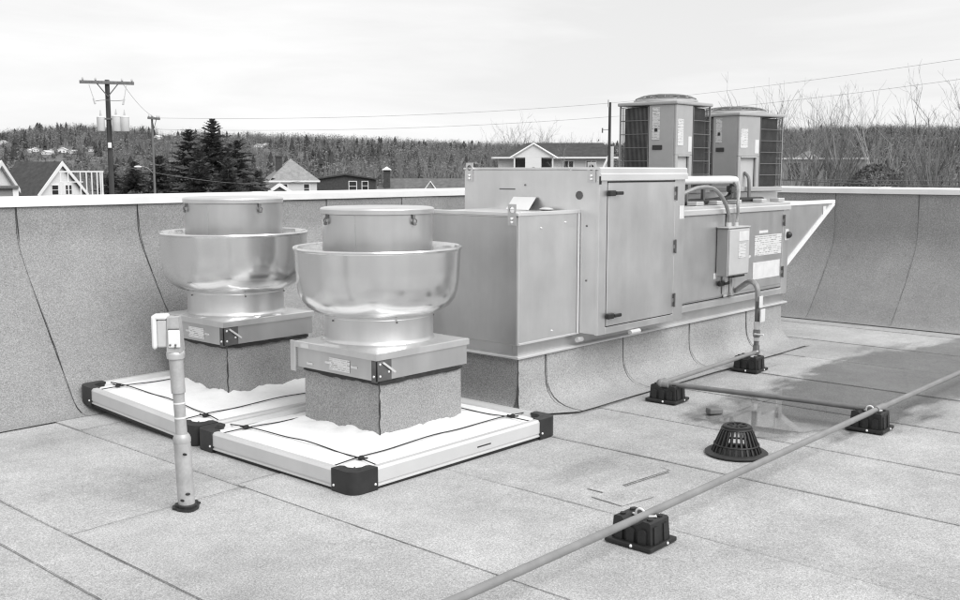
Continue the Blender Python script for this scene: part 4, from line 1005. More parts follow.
part('flexible_connector', MB().tube(smooth_path([(8.10, 4.055, .585), (8.10, 4.06, .68), (8.12, 4.10, .735), (8.2, 4.19, .735), (8.30, 4.31, .68), (8.40, 4.42, .625), (8.45, 4.458, .615)], 6), .024, 10), 'flex_conduit', rs_)
part('inspection_tag', MB().bbox(8.070, 8.13, 4.022, 4.030, .53, .63, .002), 'paper_white', rs_)
part('inspection_tag', MB().prism([(8.055, 4.0), (8.145, 4.005), (8.145, 4.012), (8.055, 4.007)], .41, .52), 'paper_white', rs_)

# ------------------------------------------------------------------ roof drain
dx, dy = 5.50, 2.86
dn = thing('roof_drain', 'black cast iron dome strainer over the roof drain', 'roof drain', (dx, dy, .012))
part('flange', MB().lathe([(.185, .012), (.187, .020), (.178, .027), (.150, .030), (.140, .024), (.140, .012)], (dx, dy), 40), 'cast_iron', dn)
rib0 = None
for i in range(26):
    a = 2 * math.pi * i / 26
    if rib0 is None:
        o = (dx, dy, .012)
        mb = MB().extr([(.150, .027), (.136, .06), (.098, .150), (.080, .176), (.070, .176), (.086, .150), (.124, .06), (.138, .027)], lambda r, z: (dx + r, dy - .0055, z), lambda r, z: (dx + r, dy + .0055, z))
        rib0 = part('rib', mb, 'cast_iron', dn)
    else: inst('rib', rib0, dn, rot=(0, 0, a))
for r, z in ((.131, .070), (.088, .166)):
    part('ring', MB().tube([(dx + r * math.cos(R(a)), dy + r * math.sin(R(a)), z) for a in range(0, 360, 12)], .006, 6, closed=True), 'cast_iron', dn)
tp = part('top_ring', MB().lathe([(.084, .170), (.084, .182), (.076, .186), (.060, .184), (.060, .172)], (dx, dy), 28), 'cast_iron', dn)
for a in (0, 45, 90, 135):
    part('top_bar', MB().bbox(-.062, .062, -.005, .005, .174, .183, .002).xf(Matrix.Translation((dx, dy, 0)) @ Matrix.Rotation(R(a), 4, 'Z')), 'cast_iron', tp)
part('bowl', MB().lathe([(.139, .012), (.11, .0135), (.02, .0125), (.001, .0122)], (dx, dy), 28), 'black_rubber', dn)
solo('rubble_piece', MB().bbox(-.055, .055, -.032, .032, 0, .042, .010, 2).xf(Matrix.Rotation(R(-25), 4, 'Z') @ Matrix.Rotation(R(4), 4, 'Y')), 'pipe_dark', 'small dark block lying loose near the roof drain', 'block').location = (6.31, 3.46, .012)

# ------------------------------------------------------------------ outlet post
px_, py_ = 2.735, 4.44
po = thing('outlet_post', 'upright pale pipe post with a covered outlet box on top', 'post', (px_, py_, .012))
lean = lambda z: (px_ - .012 * z, py_ + .045 * z)
def seg(z0, z1, r0, r1=None, n=20):
    a, b = lean(z0), lean(z1); return MB().tube([(a[0], a[1], z0), (b[0], b[1], z1)], [r0, r1 or r0], n)
part('lower_sleeve', seg(.014, .345, .0415), 'pvc_weathered', po)
rd = MB(); rd_ = []
for k, (r, z) in enumerate(((.0415, .345), (.0435, .35), (.0435, .372), (.038, .385), (.033, .392))): rd_.append((r, z))
lx, ly = lean(.36)
part('reducer', MB().lathe(rd_ + [(.02, .392)], (lx, ly), 24), 'pvc_weathered', po)
part('upper_sleeve', seg(.39, .60, .0285), 'pvc_weathered', po)
part('cable_tie', seg(.47, .478, .030), 'white_plastic', po); part('cable_tie', seg(.545, .552, .030), 'white_plastic', po)
part('neck_sleeve', seg(.60, .775, .0345), 'pvc_weathered', po)
lx, ly = lean(.79)
part('collar', MB().lathe([(.034, .770), (.043, .774), (.045, .790), (.045, .806), (.041, .812), (.025, .812)], (lx, ly), 24), 'galvanized', po)
hx_, hy_ = lean(.9)
Mh = Matrix.Translation((hx_, hy_, .81)) @ Matrix.Rotation(R(-42), 4, 'Z') @ Matrix.Diagonal((.86, .86, .97, 1)) @ Matrix.Translation((0, 0, -.81))
# box: faces camera; cover hangs on its left side
hb = part('outlet_box', MB().add([(-.035, -.055, .810), (.050, -.055, .810), (.050, .05, .810), (-.035, .05, .810), (-.030, -.048, .985), (.035, -.048, .990), (.035, .045, .985), (-.030, .045, .985)], [(0, 3, 2, 1), (4, 5, 6, 7), (0, 1, 5, 4), (1, 2, 6, 5), (2, 3, 7, 6), (3, 0, 4, 7)]).xf(Mh), 'pvc_weathered', po)
part('face_plate', MB().bbox(-.024, .043, -.064, -.0555, .835, .925, .004).xf(Mh), 'white_plastic', hb)
for xx, zz in ((-.012, .85), (.018, .85), (.016, .838)): part('screw', MB().ball((xx, -.066, zz), .006, 6).xf(Mh), 'steel_dark', hb)
part('box_seam', MB().box(-.024, .040, -.0585, -.0555, .928, .932).xf(Mh), 'steel_dark', hb)
cv = part('cover_gasket', MB().bbox(-.088, -.032, -.045, .045, .835, .975, .008, 2).xf(Mh), 'grey_plastic', hb)
part('weather_cover', MB().bbox(-.118, -.088, -.058, .060, .825, 1.000, .018, 3).bbox(-.117, -.030, -.054, .056, .978, .999, .009, 2).xf(Mh), 'white_plastic', hb)
for a_, b_, c_, d_, ang_ in ((-.02, .010, .045, .075, 20), (-.012, .004, .085, .10, 62), (-.03, -.012, .285, .312, 30)):
    part('tar_smear', MB().ball((-.0405, (a_ + b_) / 2, (c_ + d_) / 2), .010, 6, .25, 1.3, .7).xf(Matrix.Translation((px_, py_, 0)) @ Matrix.Rotation(R(ang_), 4, 'Z')), 'bitumen', po)
rb = random.Random(2)
poly = []
for q in range(22):
    a = 2 * math.pi * q / 22; r = .066 + rb.uniform(-.010, .016); poly.append((px_ + r * math.cos(a), py_ + r * math.sin(a)))
bm = MB().prism(poly, .013, .022); bm2 = MB().prism([(px_ + (a - px_) * .82, py_ + (b - py_) * .82) for a, b in poly], .022, .034); bm.add(bm2.v, bm2.f)
part('sealant', bm, 'bitumen', po)

# ------------------------------------------------------------------ town: houses
def house(px, D, z0, w, l, wh, rh, ang, label, wall='siding_white', roofm='shingle_dark', wins=(), swins=(), hip=False, name='house', over=.35, gable_trim=True, chim=None):
    """gable end looks along local -Y (turned ang degrees to the camera's right); length l runs back along +Y"""
    p = far(px, D, z0)
    face = math.atan2(-p.y, -p.x) + R(ang)             # direction the gable looks
    t = thing(name, label, 'house', p, face + math.pi / 2, world=False)
    hw = w / 2
    if hip:
        part('wall', MB().box(-hw, hw, 0, l, 0, wh), wall, t)
        k = min(hw, l / 2) * .98; o = over
        vs = [(-hw - o, -o, wh), (hw + o, -o, wh), (hw + o, l + o, wh), (-hw - o, l + o, wh), (0, k, wh + rh), (0, l - k, wh + rh),
              (-hw - o, -o, wh - .2), (hw + o, -o, wh - .2), (hw + o, l + o, wh - .2), (-hw - o, l + o, wh - .2)]
        rf = part('roof', MB().add(vs, [(0, 1, 4), (1, 2, 5, 4), (2, 3, 5), (3, 0, 4, 5)]), roofm, t)
        part('eaves', MB().add(vs, [(0, 6, 7, 1), (1, 7, 8, 2), (2, 8, 9, 3), (3, 9, 6, 0), (6, 9, 8, 7)]), 'trim_white', t)
    else:
        part('wall', MB().add([(-hw, 0, 0), (hw, 0, 0), (hw, 0, wh), (0, 0, wh + rh), (-hw, 0, wh), (-hw, l, 0), (hw, l, 0), (hw, l, wh), (0, l, wh + rh), (-hw, l, wh)],
                              [(0, 1, 2, 3, 4), (9, 8, 7, 6, 5), (0, 4, 9, 5), (1, 6, 7, 2), (2, 7, 8, 3), (4, 3, 8, 9)]), wall, t)
        o = over; sl = rh / hw; th = .16
        prof = [(-hw - o, wh - o * sl), (0, wh + rh), (hw + o, wh - o * sl), (hw + o, wh - o * sl + th), (0, wh + rh + th * 1.3), (-hw - o, wh - o * sl + th)]
        rf = part('roof', MB().add([(a, -o, b + .02) for a, b in prof] + [(a, l + o, b + .02) for a, b in prof], [(0, 1, 4, 5), (1, 2, 3, 4), (6, 11, 10, 7), (7, 10, 9, 8), (0, 6, 7, 1), (1, 7, 8, 2), (2, 8, 9, 3), (3, 9, 10, 4), (4, 10, 11, 5), (5, 11, 6, 0)]), roofm, t)
        if gable_trim:
            tw = .28
            pr = [(-hw - o, wh - o * sl - tw * .5), (0, wh + rh - tw * .6), (hw + o, wh - o * sl - tw * .5), (hw + o, wh - o * sl + th + .05), (0, wh + rh + th * 1.3 + .07), (-hw - o, wh - o * sl + th + .05)]
            part('bargeboard', MB().add([(a, -o - .08, b) for a, b in pr] + [(a, -o - .005, b) for a, b in pr], [(0, 1, 4, 5), (1, 2, 3, 4), (6, 11, 10, 7), (7, 10, 9, 8), (0, 6, 7, 1), (1, 7, 8, 2), (3, 9, 10, 4), (4, 10, 11, 5), (2, 8, 9, 3), (5, 11, 6, 0)]), 'trim_white', t)
    def win(M, ww, wh_):
        f = MB(); b = .09
        f.box(-ww / 2 - b, -ww / 2, -.07, .03, -b, wh_ + b).box(ww / 2, ww / 2 + b, -.07, .03, -b, wh_ + b).box(-ww / 2, ww / 2, -.07, .03, -b, 0).box(-ww / 2, ww / 2, -.07, .03, wh_, wh_ + b).box(-ww / 2, ww / 2, -.05, .02, wh_ * .48, wh_ * .53)
        wf = part('window', f.xf(M), 'trim_white', t)
        part('pane', MB().box(-ww / 2, ww / 2, -.03, -.02, 0, wh_).xf(M), 'window_glass', wf)
    for (wx, wz, ww, hh) in wins: win(Matrix.Translation((wx, 0, wz)), ww, hh)
    for (wy, wz, ww, hh, sd) in swins: win(Matrix.Translation((sd * hw, wy, wz)) @ Matrix.Rotation(sd * math.pi / 2, 4, 'Z'), ww, hh)
    if chim: part('chimney', MB().box(chim[0] - .35, chim[0] + .35, chim[1] - .35, chim[1] + .35, wh, wh + rh + chim[2]).box(chim[0] - .45, chim[0] + .45, chim[1] - .45, chim[1] + .45, wh + rh + chim[2], wh + rh + chim[2] + .15), 'brick_dark', rf)
    return t
DA = 105
house(60, DA, GROUND, 5.6, 5.2, 4.55, 2.75, 44, 'white gabled house with a steep dark roof near the left pole', wins=[(-.75, 4.45, .75, .85), (.9, 4.45, .75, .85), (0, 1.2, 1, 1.3)], swins=[(2.5, 3.0, .9, 1.1, -1)], over=.3)
house(-2, 98, GROUND, 5.0, 6.0, 5.1, 2.2, 60, 'white house with a pale roof cut by the left edge', roofm='roof_white', wins=[(0, 4.0, .9, 1.1)], over=.3)
# grey shed in front of it, with a light corner post
p = far(-1, 60, GROUND); sh = thing('shed', 'flat dark grey shed with a pale corner post at the left edge', 'shed', p, math.atan2(-p.y, -p.x) + math.pi / 2, world=False)
part('wall', MB().box(-3, .72, 0, 3, 0, 5.75), 'siding_grey', sh); part('roof', MB().box(-3.2, .9, -.2, 3.2, 5.752, 5.87), 'shingle_mid', sh); part('corner_board', MB().box(.60, .88, -.06, .2, 0, 5.75), 'trim_white', sh)
part('door', MB().box(-1.4, -.2, -.05, -.001, 0, 5.2), 'siding_grey', sh)
# white timber balcony frame in front of the gabled house
p = far(84, 88, GROUND); bf = thing('balcony_frame', 'white timber balcony frame standing beside the gabled house', 'balcony', p, math.atan2(-p.y, -p.x) + math.pi / 2, world=False)
for xx in (-1.75, -1.2, -.3, .15, .55, .95, 1.2, 1.35):
    part('post', MB().box(xx - .045, xx + .045, -.05, .05, 0, 6.55 if xx > -1.3 else 6.5), 'trim_white', bf)
part('beam', MB().box(-1.85, 1.45, -.06, .06, 6.552, 6.66), 'trim_white', bf); part('beam', MB().box(-1.85, -.1, -.07, -.051, 5.75, 5.83), 'trim_white', bf)
part('deck', MB().box(-1.85, 1.45, .06, 1.6, 4.6, 4.75), 'siding_pale', bf)
part('beam', MB().box(1.3, 1.4, .06, 1.6, 6.55, 6.65), 'trim_white', bf)
part('back_post', MB().box(1.3, 1.4, 1.5, 1.6, 0, 6.55), 'trim_white', bf)
# hipped house
house(294, 130, GROUND, 5.6, 6.2, 5.45, 2.7, 8, 'pale house with a grey hipped roof right of the spruces', wall='siding_pale', roofm='shingle_grey', wins=[(1.5, 3.9, .65, 1.1), (-1.2, 3.9, .65, 1.1)], hip=True, chim=(-1.5, 2.6, .2))
house(279, 112, GROUND, 2.6, 5.0, 4.3, .85, 6, 'small white trimmed porch gable in front of the hipped house', wall='siding_grey', roofm='shingle_mid', over=.3)
# dark house with white framed windows, and roof with brick chimney
house(345, 140, GROUND, 8.2, 7, 5.45, .6, 3, 'low dark house with two white framed windows behind the parapet', wall='brick_dark', roofm='shingle_dark', wins=[(1.0, 3.95, .95, 1.25), (2.65, 4.05, .75, 1.15)], gable_trim=False)
p = far(426, 120, GROUND); rh_ = thing('chimney_house', 'long low roofed house with a tall capped brick chimney', 'house', p, math.atan2(-p.y, -p.x) + math.pi / 2, world=False)
part('wall', MB().box(-5.6, 5.4, .4, 6, 0, 4.3), 'siding_grey', rh_)
rfc = part('roof', MB().add([(-6, 0, 4.2), (5.8, 0, 4.2), (5.8, 6.4, 4.2), (-6, 6.4, 4.2), (-5, 3.2, 5.75), (5.2, 3.2, 5.75)], [(0, 1, 5, 4), (1, 2, 5), (2, 3, 4, 5), (3, 0, 4), (0, 3, 2, 1)]), 'shingle_mid', rh_)
ch = part('chimney', MB().bbox(-4.95, -4.2, .9, 1.6, 4.0, 6.75, .03), 'brick_dark', rh_)
part('chimney_cap', MB().add([(-5.15, .7, 6.75), (-4.0, .7, 6.75), (-4.0, 1.8, 6.75), (-5.15, 1.8, 6.75), (-4.58, 1.25, 7.15)], [(0, 1, 4), (1, 2, 4), (2, 3, 4), (3, 0, 4), (3, 2, 1, 0)]), 'trim_white', ch)
dm = part('dormer', MB().add([(-.1 + .0, .6, 4.45), (1.1, .6, 4.45), (.5, .6, 5.35), (-.1, 2.6, 4.45), (1.1, 2.6, 4.45), (.5, 2.6, 5.35)], [(0, 1, 2), (0, 2, 5, 3), (1, 4, 5, 2), (3, 5, 4)]), 'siding_grey', rfc)
part('dormer_trim', MB().tube([(-.25, .55, 4.35), (.5, .55, 5.42), (1.25, .55, 4.35)], .09, 5), 'trim_white', dm)
# bungalow with white porch gable
DB = 100; p = far(549, DB, GROUND + 1.7); rz = math.atan2(-p.y, -p.x) + math.pi / 2
bg = thing('bungalow', 'long dark roofed bungalow with a white porch gable', 'house', p, rz, world=False)
part('wall', MB().box(-5.0, 6.2, 1.5, 8, 0, 6.35), 'siding_pale', bg)
part('foundation', MB().box(-5.0, 6.2, .05, 8, -1.75, -.005), 'siding_grey', bg)
rfb = part('roof', MB().add([(-5.6, .9, 6.2), (6.7, .9, 6.2), (6.7, 8.6, 6.2), (-5.6, 8.6, 6.2), (-2.2, 4.7, 7.75), (5.4, 4.7, 7.75)], [(0, 1, 5, 4), (1, 2, 5), (2, 3, 4, 5), (3, 0, 4), (0, 3, 2, 1)]), 'shingle_dark', bg)
part('eaves_board', MB().box(-5.6, 6.7, .83, .895, 6.14, 6.30), 'trim_white', bg)
pg = part('porch_gable', MB().add([(-3.45, .1, 6.25), (.45, .1, 6.25), (-1.5, .1, 7.45), (-3.45, 3, 6.25), (.45, 3, 6.25), (-1.5, 3, 7.45)], [(0, 1, 2), (0, 2, 5, 3), (1, 4, 5, 2), (3, 5, 4), (0, 3, 4, 1)]), 'siding_white', bg)
part('porch_trim', MB().tube([(-3.75, 0, 6.2), (-1.5, 0, 7.55), (.75, 0, 6.2)], .11, 5), 'trim_white', pg)
part('porch_front', MB().box(-2.3, -.75, .1, 1.49, 0, 6.248), 'siding_white', bg)
part('porch_door', MB().cyl((-1.5, .09, 5.05), (-1.5, .06, 5.05), .28, 12), 'window_glass', bg)
for xx in (-3.35, .35): part('porch_post', MB().box(xx - .07, xx + .07, .15, .29, 0, 6.248), 'trim_white', bg)
for xx in (-2.85, -.2): part('porch_window', MB().box(xx - .5, xx + .5, 1.40, 1.49, 5.2, 6.1), 'window_glass', bg)
for xx in (1.9, 4.1):
    wfr = part('window', MB().box(xx - .55, xx + .55, 1.40, 1.499, 5.0, 6.0), 'trim_white', bg); part('pane', MB().box(xx - .45, xx - .05, 1.38, 1.399, 5.1, 5.9).box(xx + .05, xx + .45, 1.38, 1.399, 5.1, 5.9), 'window_glass', wfr)
house(599, 118, GROUND, 2.0, 5.5, 8.85, .95, 0, 'narrow house with a bright white gable behind the bungalow', wall='siding_white', roofm='shingle_dark', over=.25)
# white timber stair rail climbing right of the bungalow
p = far(606, 70, GROUND); st = thing('stair', 'white timber stair rail climbing beside the second wooden pole', 'stair', p, math.atan2(-p.y, -p.x) + math.pi / 2, world=False)
part('stringer', MB().add([(-.55, 0, 6.2), (-.40, 0, 6.2), (.35, 0, 7.95), (.2, 0, 7.95), (-.55, .12, 6.2), (-.40, .12, 6.2), (.35, .12, 7.95), (.2, .12, 7.95)], [(0, 1, 2, 3), (7, 6, 5, 4), (0, 4, 5, 1), (1, 5, 6, 2), (2, 6, 7, 3), (3, 7, 4, 0)]), 'trim_white', st)
part('post', MB().box(.28, .50, .0, .2, 0, 8.3), 'siding_pale', st); part('post', MB().box(-.6, -.5, .13, .2, 0, 6.3), 'trim_white', st)
part('landing', MB().box(.15, .9, .2, 1.5, 6.1, 6.25), 'siding_pale', st)
# right side: long low pale building and house up the slope
p = far(818, 190, hill(*far(818, 190)[:2])); lb = thing('long_shed', 'long low building with a pale roof edge among the right hand trees', 'shed', p, math.atan2(-p.y, -p.x) + math.pi / 2, world=False)
part('wall', MB().box(-7, 8, 0, 8, 0, 8.6), 'siding_grey', lb); part('roof', MB().box(-7.3, 8.3, -.3, 8.3, 8.602, 8.9), 'roof_white', lb)
for xx in (-5, -2, 1, 4): part('bay_door', MB().box(xx, xx + 2, -.06, -.002, 5, 8), 'shingle_dark', lb)
def far_house(px, D, w, h, label, ang=10, wall='siding_white', roofm='shingle_grey', lift=0):
    q = far(px, D); return house(px, D, hill(q.x, q.y) + lift, w, w * 1.3, h, h * .55, ang, label, wall, roofm, wins=[(-w * .22, h * .35, w * .16, h * .35), (w * .22, h * .35, w * .16, h * .35)], gable_trim=False)
far_house(812, 330, 5.5, 3.4, 'white gabled house half hidden by trees on the right slope', 20, lift=7)
names = ['small white house far off at the left edge of the hill', 'leftmost of the pale houses in the far valley row', 'second pale house of the far valley row', 'third pale house of the far valley row', 'fourth pale house of the far valley row', 'fifth pale house of the far valley row', 'last pale house of the far valley row', 'lone pale house far behind the left pole', 'pale house on the hill just right of the second pole', 'largest white house on the hill above the spruces', 'white house on the hill at the edge of the spruces', 'tiny white house on the hill right of the spruces', 'tiny pale house beside another on the hill right of the spruces']
for (px, D, w), nm in zip(FAR_HOUSES, names): far_house(px, D, w, w * .42, nm, random.uniform(-40, 40), 'siding_white', 'roof_white' if px < 80 or 150 < px < 180 else 'shingle_grey', lift=0)

# ------------------------------------------------------------------ utility poles and wires
def upole(px, D, top, label, mat, r, arm=None, rot=0):
    p = far(px, D, GROUND)
    t = thing('utility_pole', label, 'utility pole', p, math.atan2(-p.y, -p.x) + math.pi / 2 + R(rot), world=False)
    H = top - GROUND
    part('pole', MB().tube([(0, 0, 0), (0, 0, H * .5), (0, 0, H)], [r, r * .88, r * .72], 10), mat, t)
    if arm:
        a = part('crossarm', MB().bbox(-arm / 2 - .05, arm / 2 + .02, -.19, -.09, H - .20, H - .06, .01), 'wood_pole_pale', t)
        part('arm_brace', MB().tube([(-arm * .2, -.15, H - .18), (0, -.12, H - .75)], .025, 5).tube([(arm * .2, -.15, H - .18), (0, -.12, H - .75)], .025, 5), 'steel_dark', t)
        for xx in (-.46, -.22, .28, .47): part('insulator', MB().lathe([(.02, H - .06), (.05, H - .03), (.05, H + .02), (.03, H + .07), (.001, H + .08)], (xx * arm, -.14), 8), 'porcelain', a)
    return t, p, H
p1, P1, H1 = upole(111, 50, 5.75, 'dark wooden utility pole with crossarm and transformers at left', 'wood_pole', .145, 2.25, 4)
for xx, rr, hh in ((-.36, .17, .62), (.30, .19, .68), (.66, .20, .66)):
    tr = part('transformer', MB().lathe([(.001, H1 - 2.30), (rr * .9, H1 - 2.30), (rr, H1 - 2.27), (rr, H1 - 2.33 + hh), (rr * 1.06, H1 - 2.32 + hh), (rr * .9, H1 - 2.27 + hh), (.001, H1 - 2.24 + hh)], (xx, -.28), 16), 'transformer_grey', p1)
    part('bushing', MB().lathe([(.03, H1 - 2.26 + hh), (.05, H1 - 2.22 + hh), (.03, H1 - 2.1 + hh), (.015, H1 - 1.98 + hh)], (xx, -.28), 8), 'porcelain', tr)
part('bracket', MB().bbox(-.5, .8, -.14, -.09, H1 - 1.78, H1 - 1.70, .01), 'steel_dark', p1)
for xx in (-.78, .80):
    part('fuse_cutout', MB().tube([(xx, -.2, H1 - .25), (xx + (.16 if xx < 0 else -.12), -.25, H1 - .85)], .018, 5).tube([(xx + (.16 if xx < 0 else -.12), -.25, H1 - .85), (xx + (.22 if xx < 0 else -.18), -.28, H1 - 1.1)], .05, 6), 'porcelain', p1)
part('jumper', MB().tube(smooth_path([(-.6, -.25, H1 - .98), (-.2, -.28, H1 - .92), (.3, -.28, H1 - .94), (.65, -.25, H1 - .9)], 4), .012, 4), 'wire_grey', p1)
part('meter_can', MB().bbox(-.10, .06, -.24, -.13, H1 - 3.05, H1 - 2.80, .02), 'white_plastic', p1)
p2, P2, H2 = upole(154, 68, 5.05, 'slimmer pale wooden utility pole with a street light arm', 'wood_pole_pale', .085, 1.3, 60)
part('lamp_arm', MB().tube(smooth_path([(-.05, 0, H2 - 3.55), (-.4, 0, H2 - 3.20), (-.85, 0, H2 - 3.10)], 4), .035, 6).xf(Matrix.Rotation(R(-60), 4, 'Z')), 'steel_dark', p2)
part('lamp_head', MB().ball((-.95, 0, H2 - 3.13), .22, 8, 1.1, .6, .35).xf(Matrix.Rotation(R(-60), 4, 'Z')), 'white_plastic', p2)
p3, P3, H3 = upole(609, 66, 5.95, 'dark wooden utility pole rising behind the nearer condenser', 'wood_pole', .12, None)
part('pole_pin', MB().tube([(-.1, -.05, H3 - .3), (-.1, -.05, H3 + .15)], .05, 6), 'porcelain', p3)
part('side_insulator', MB().tube([(-.45, -.1, H3 - 1.6), (-.45, -.1, H3 - 1.9)], .05, 6).tube([(0, 0, H3 - 1.7), (-.45, -.1, H3 - 1.7)], .02, 5), 'steel_dark', p3)
def wire(a, b, sag, label, r=.011):
    a, b = Vector(a), Vector(b)
    pts = [a.lerp(b, i / 20) - Vector((0, 0, sag * 4 * (i / 20) * (1 - i / 20))) for i in range(21)]
    mid = tuple((a + b) / 2)
    solo('power_line', MB().tube(pts, r, 4), 'wire_grey', label, 'power line', 'overhead power lines', off=mid)
wire(far(609, 66, 5.9), far(1010, 46, 6.35), .15, 'topmost overhead wire crossing the sky at right', .006)
wire(far(609, 66, 5.05), far(1010, 46, 5.55), .2, 'lower overhead wire crossing the sky at right', .006)
wire(P2 + Vector((0, 0, H2 - .1)), far(609, 66, 5.9), .35, 'topmost overhead wire above the middle hills', .008)
wire(P2 + Vector((0, 0, H2 - .8)), far(609, 66, 5.05), .35, 'second overhead wire above the middle hills', .008)
wire(P2 + Vector((.3, 0, H2 - .1)), P1 + Vector((.5, -.4, H1 - .1)), .25, 'overhead wire between the two left poles', .009)
wire(P1 + Vector((0, 0, H1 - 2.75)), far(72, 100, 2.1), .25, 'pale service cable dropping from the left pole to the house', .030)
wire(P1 + Vector((0, 0, H1 - 3.75)), far(300, 95, .75), .55, 'low cable running from the left pole in front of the spruces', .016)
wire(far(609, 66, 1.9), far(1010, 50, .95), .2, 'low dark cable just above the right parapet', .022)
wire(far(609, 66, 1.5), far(1010, 50, 1.22), .1, 'second low cable just above the right parapet', .016)

# ------------------------------------------------------------------ trees
def bare_tree_mesh(seed, h, spread=.5, mat='bark_grey', multi=1, twig=1.0):
    rnd = random.Random(seed); trunk = MB(); crown = MB()
    def seg(mb, a, b, r0, r1, n=3): mb.tube([a, b], [r0, r1], n, cap=False)
    def grow(p, d, L, r, depth):
        k = 3 if depth < 2 else 2; q = p
        for i in range(k):
            d = (d + Vector((rnd.uniform(-.14, .14), rnd.uniform(-.14, .14), .05 + .035 * depth))).normalized()
            e = q + d * (L / k); r1 = r * (.86 if depth else .9)
            seg(trunk if depth == 0 else crown, q, e, r, r1, 5 if depth == 0 else 3); 
            if depth < 4:
                nb = (3 if i else 1) if depth == 0 else rnd.choice((1, 2, 2) if depth < 2 else (0, 1, 1, 2))
                for b in range(nb):
                    az = rnd.uniform(0, 6.283); tilt = rnd.uniform(.32, .80) * (1 if depth else spread * 1.7)
                    up = d; sd = up.orthogonal().normalized(); sd = Matrix.Rotation(az, 3, up) @ sd
                    nd = (up * math.cos(tilt) + sd * math.sin(tilt)).normalized()
                    if depth < 4: grow(e if b else q.lerp(e, rnd.uniform(.4, 1)), nd, L * rnd.uniform(.42, .66), max(r1 * (.55 if depth == 0 else .45), .006 * twig), depth + 1)
            q, r = e, r1
    for m in range(multi):
        o = Vector((rnd.uniform(-.6, .6), rnd.uniform(-.6, .6), 0)) if multi > 1 else Vector((0, 0, 0))
        grow(o, Vector((rnd.uniform(-.12, .12), rnd.uniform(-.12, .12), 1)).normalized(), h * .62 * (1 if m == 0 else rnd.uniform(.7, .95)), h * .0105, 0)
    top = max(v[2] for v in crown.v)
    return mesh_of('trunk', trunk, mat), mesh_of('crown', crown, mat), top
PROTO = [bare_tree_mesh(s, 11, sp, m, mu) for s, sp, m, mu in ((1, .45, 'bark_grey', 1), (2, .6, 'bark_grey', 2), (3, .4, 'bark_dark', 1), (4, .55, 'bark_dark', 1), (5, .35, 'bark_pale', 1), (6, .5, 'bark_grey', 2))]
G1, G2, G3 = 'leafless trees beyond the right parapet', 'leafless trees behind the bungalow', 'leafless trees in the middle distance'
def put_tree(k, px, D, h, label, group, z=None):
    p = far(px, D); p.z = hill(p.x, p.y) if z is None else z
    t = thing('bare_tree', label, 'tree', p, random.uniform(0, 6.28), group, world=False)
    s = h / PROTO[k][2]; t.scale = (s, s, s)
    for nm, me in zip(('trunk', 'crown'), PROTO[k][:2]):
        o = bpy.data.objects.new(nm, me); COL.objects.link(o); o.parent = t
rt = random.Random(21)
# the tall ones that stand out against the sky
put_tree(2, 946, 60, 12.6, 'tallest leafless tree near the right edge, forking low against the sky', G1)
put_tree(1, 790, 66, 12.6, 'spreading leafless tree just right of the far condenser', G1)
put_tree(4, 893, 70, 12.4, 'slender pale trunked leafless tree in the gap at right', G1)
for px, D, h, k in ((774, 70, 12.6, 0), (783, 84, 13.2, 5), (802, 88, 12.6, 4), (808, 78, 12.4, 5), (818, 72, 12.4, 3), (826, 80, 12.9, 1), (834, 72, 12.6, 0), (843, 76, 12.9, 2), (852, 76, 12.2, 1), (862, 85, 11.6, 5),
                    (870, 92, 11.2, 4), (880, 92, 10.8, 0), (905, 88, 11.4, 3), (914, 80, 11.8, 0), (921, 95, 12.2, 1), (928, 76, 12.6, 5), (937, 80, 13.2, 1), (955, 72, 12.6, 3), (966, 70, 13.0, 0), (984, 68, 12.8, 2)):
    put_tree(k, px, D, h * (1 if int(px) % 2 == 0 else .84), 'thin leafless tree in the grove beyond the right parapet', G1)
for px, D, h, k in ((505, 108, 12.0, 0), (513, 112, 12.7, 1), (520, 108, 12.9, 5), (527, 112, 12.6, 2), (534, 114, 12.2, 1), (543, 125, 12.0, 0), (551, 128, 12, 5), (560, 130, 11.8, 3), (569, 128, 12, 1), (578, 132, 11.8, 5), (586, 135, 11.6, 0), (497, 118, 11, 3), (594, 140, 11.4, 2), (556, 140, 12, 1), (574, 142, 12, 0)):
    put_tree(k, px, D, h, 'twiggy leafless tree behind the white gabled bungalow', G2)
put_tree(4, 571, 88, 9.2, 'thin pale birch standing in front of the bungalow', 'birches')
put_tree(4, 504, 84, 8.6, 'thin pale birch left of the bungalow', 'birches')
for i in range(30):
    px = rt.uniform(305, 492); D = rt.uniform(150, 240); put_tree(rt.choice((0, 1, 2, 3, 5, 4)), px, D, rt.uniform(9, 12), 'leafless tree in the woods between the hipped house and bungalow', G3)
for i in range(8):
    px = rt.uniform(-5, 150); D = rt.uniform(160, 260); put_tree(rt.choice((0, 1, 3, 5)), px, D, rt.uniform(7, 10), 'leafless tree in the valley behind the left pole', 'leafless trees behind the left pole')

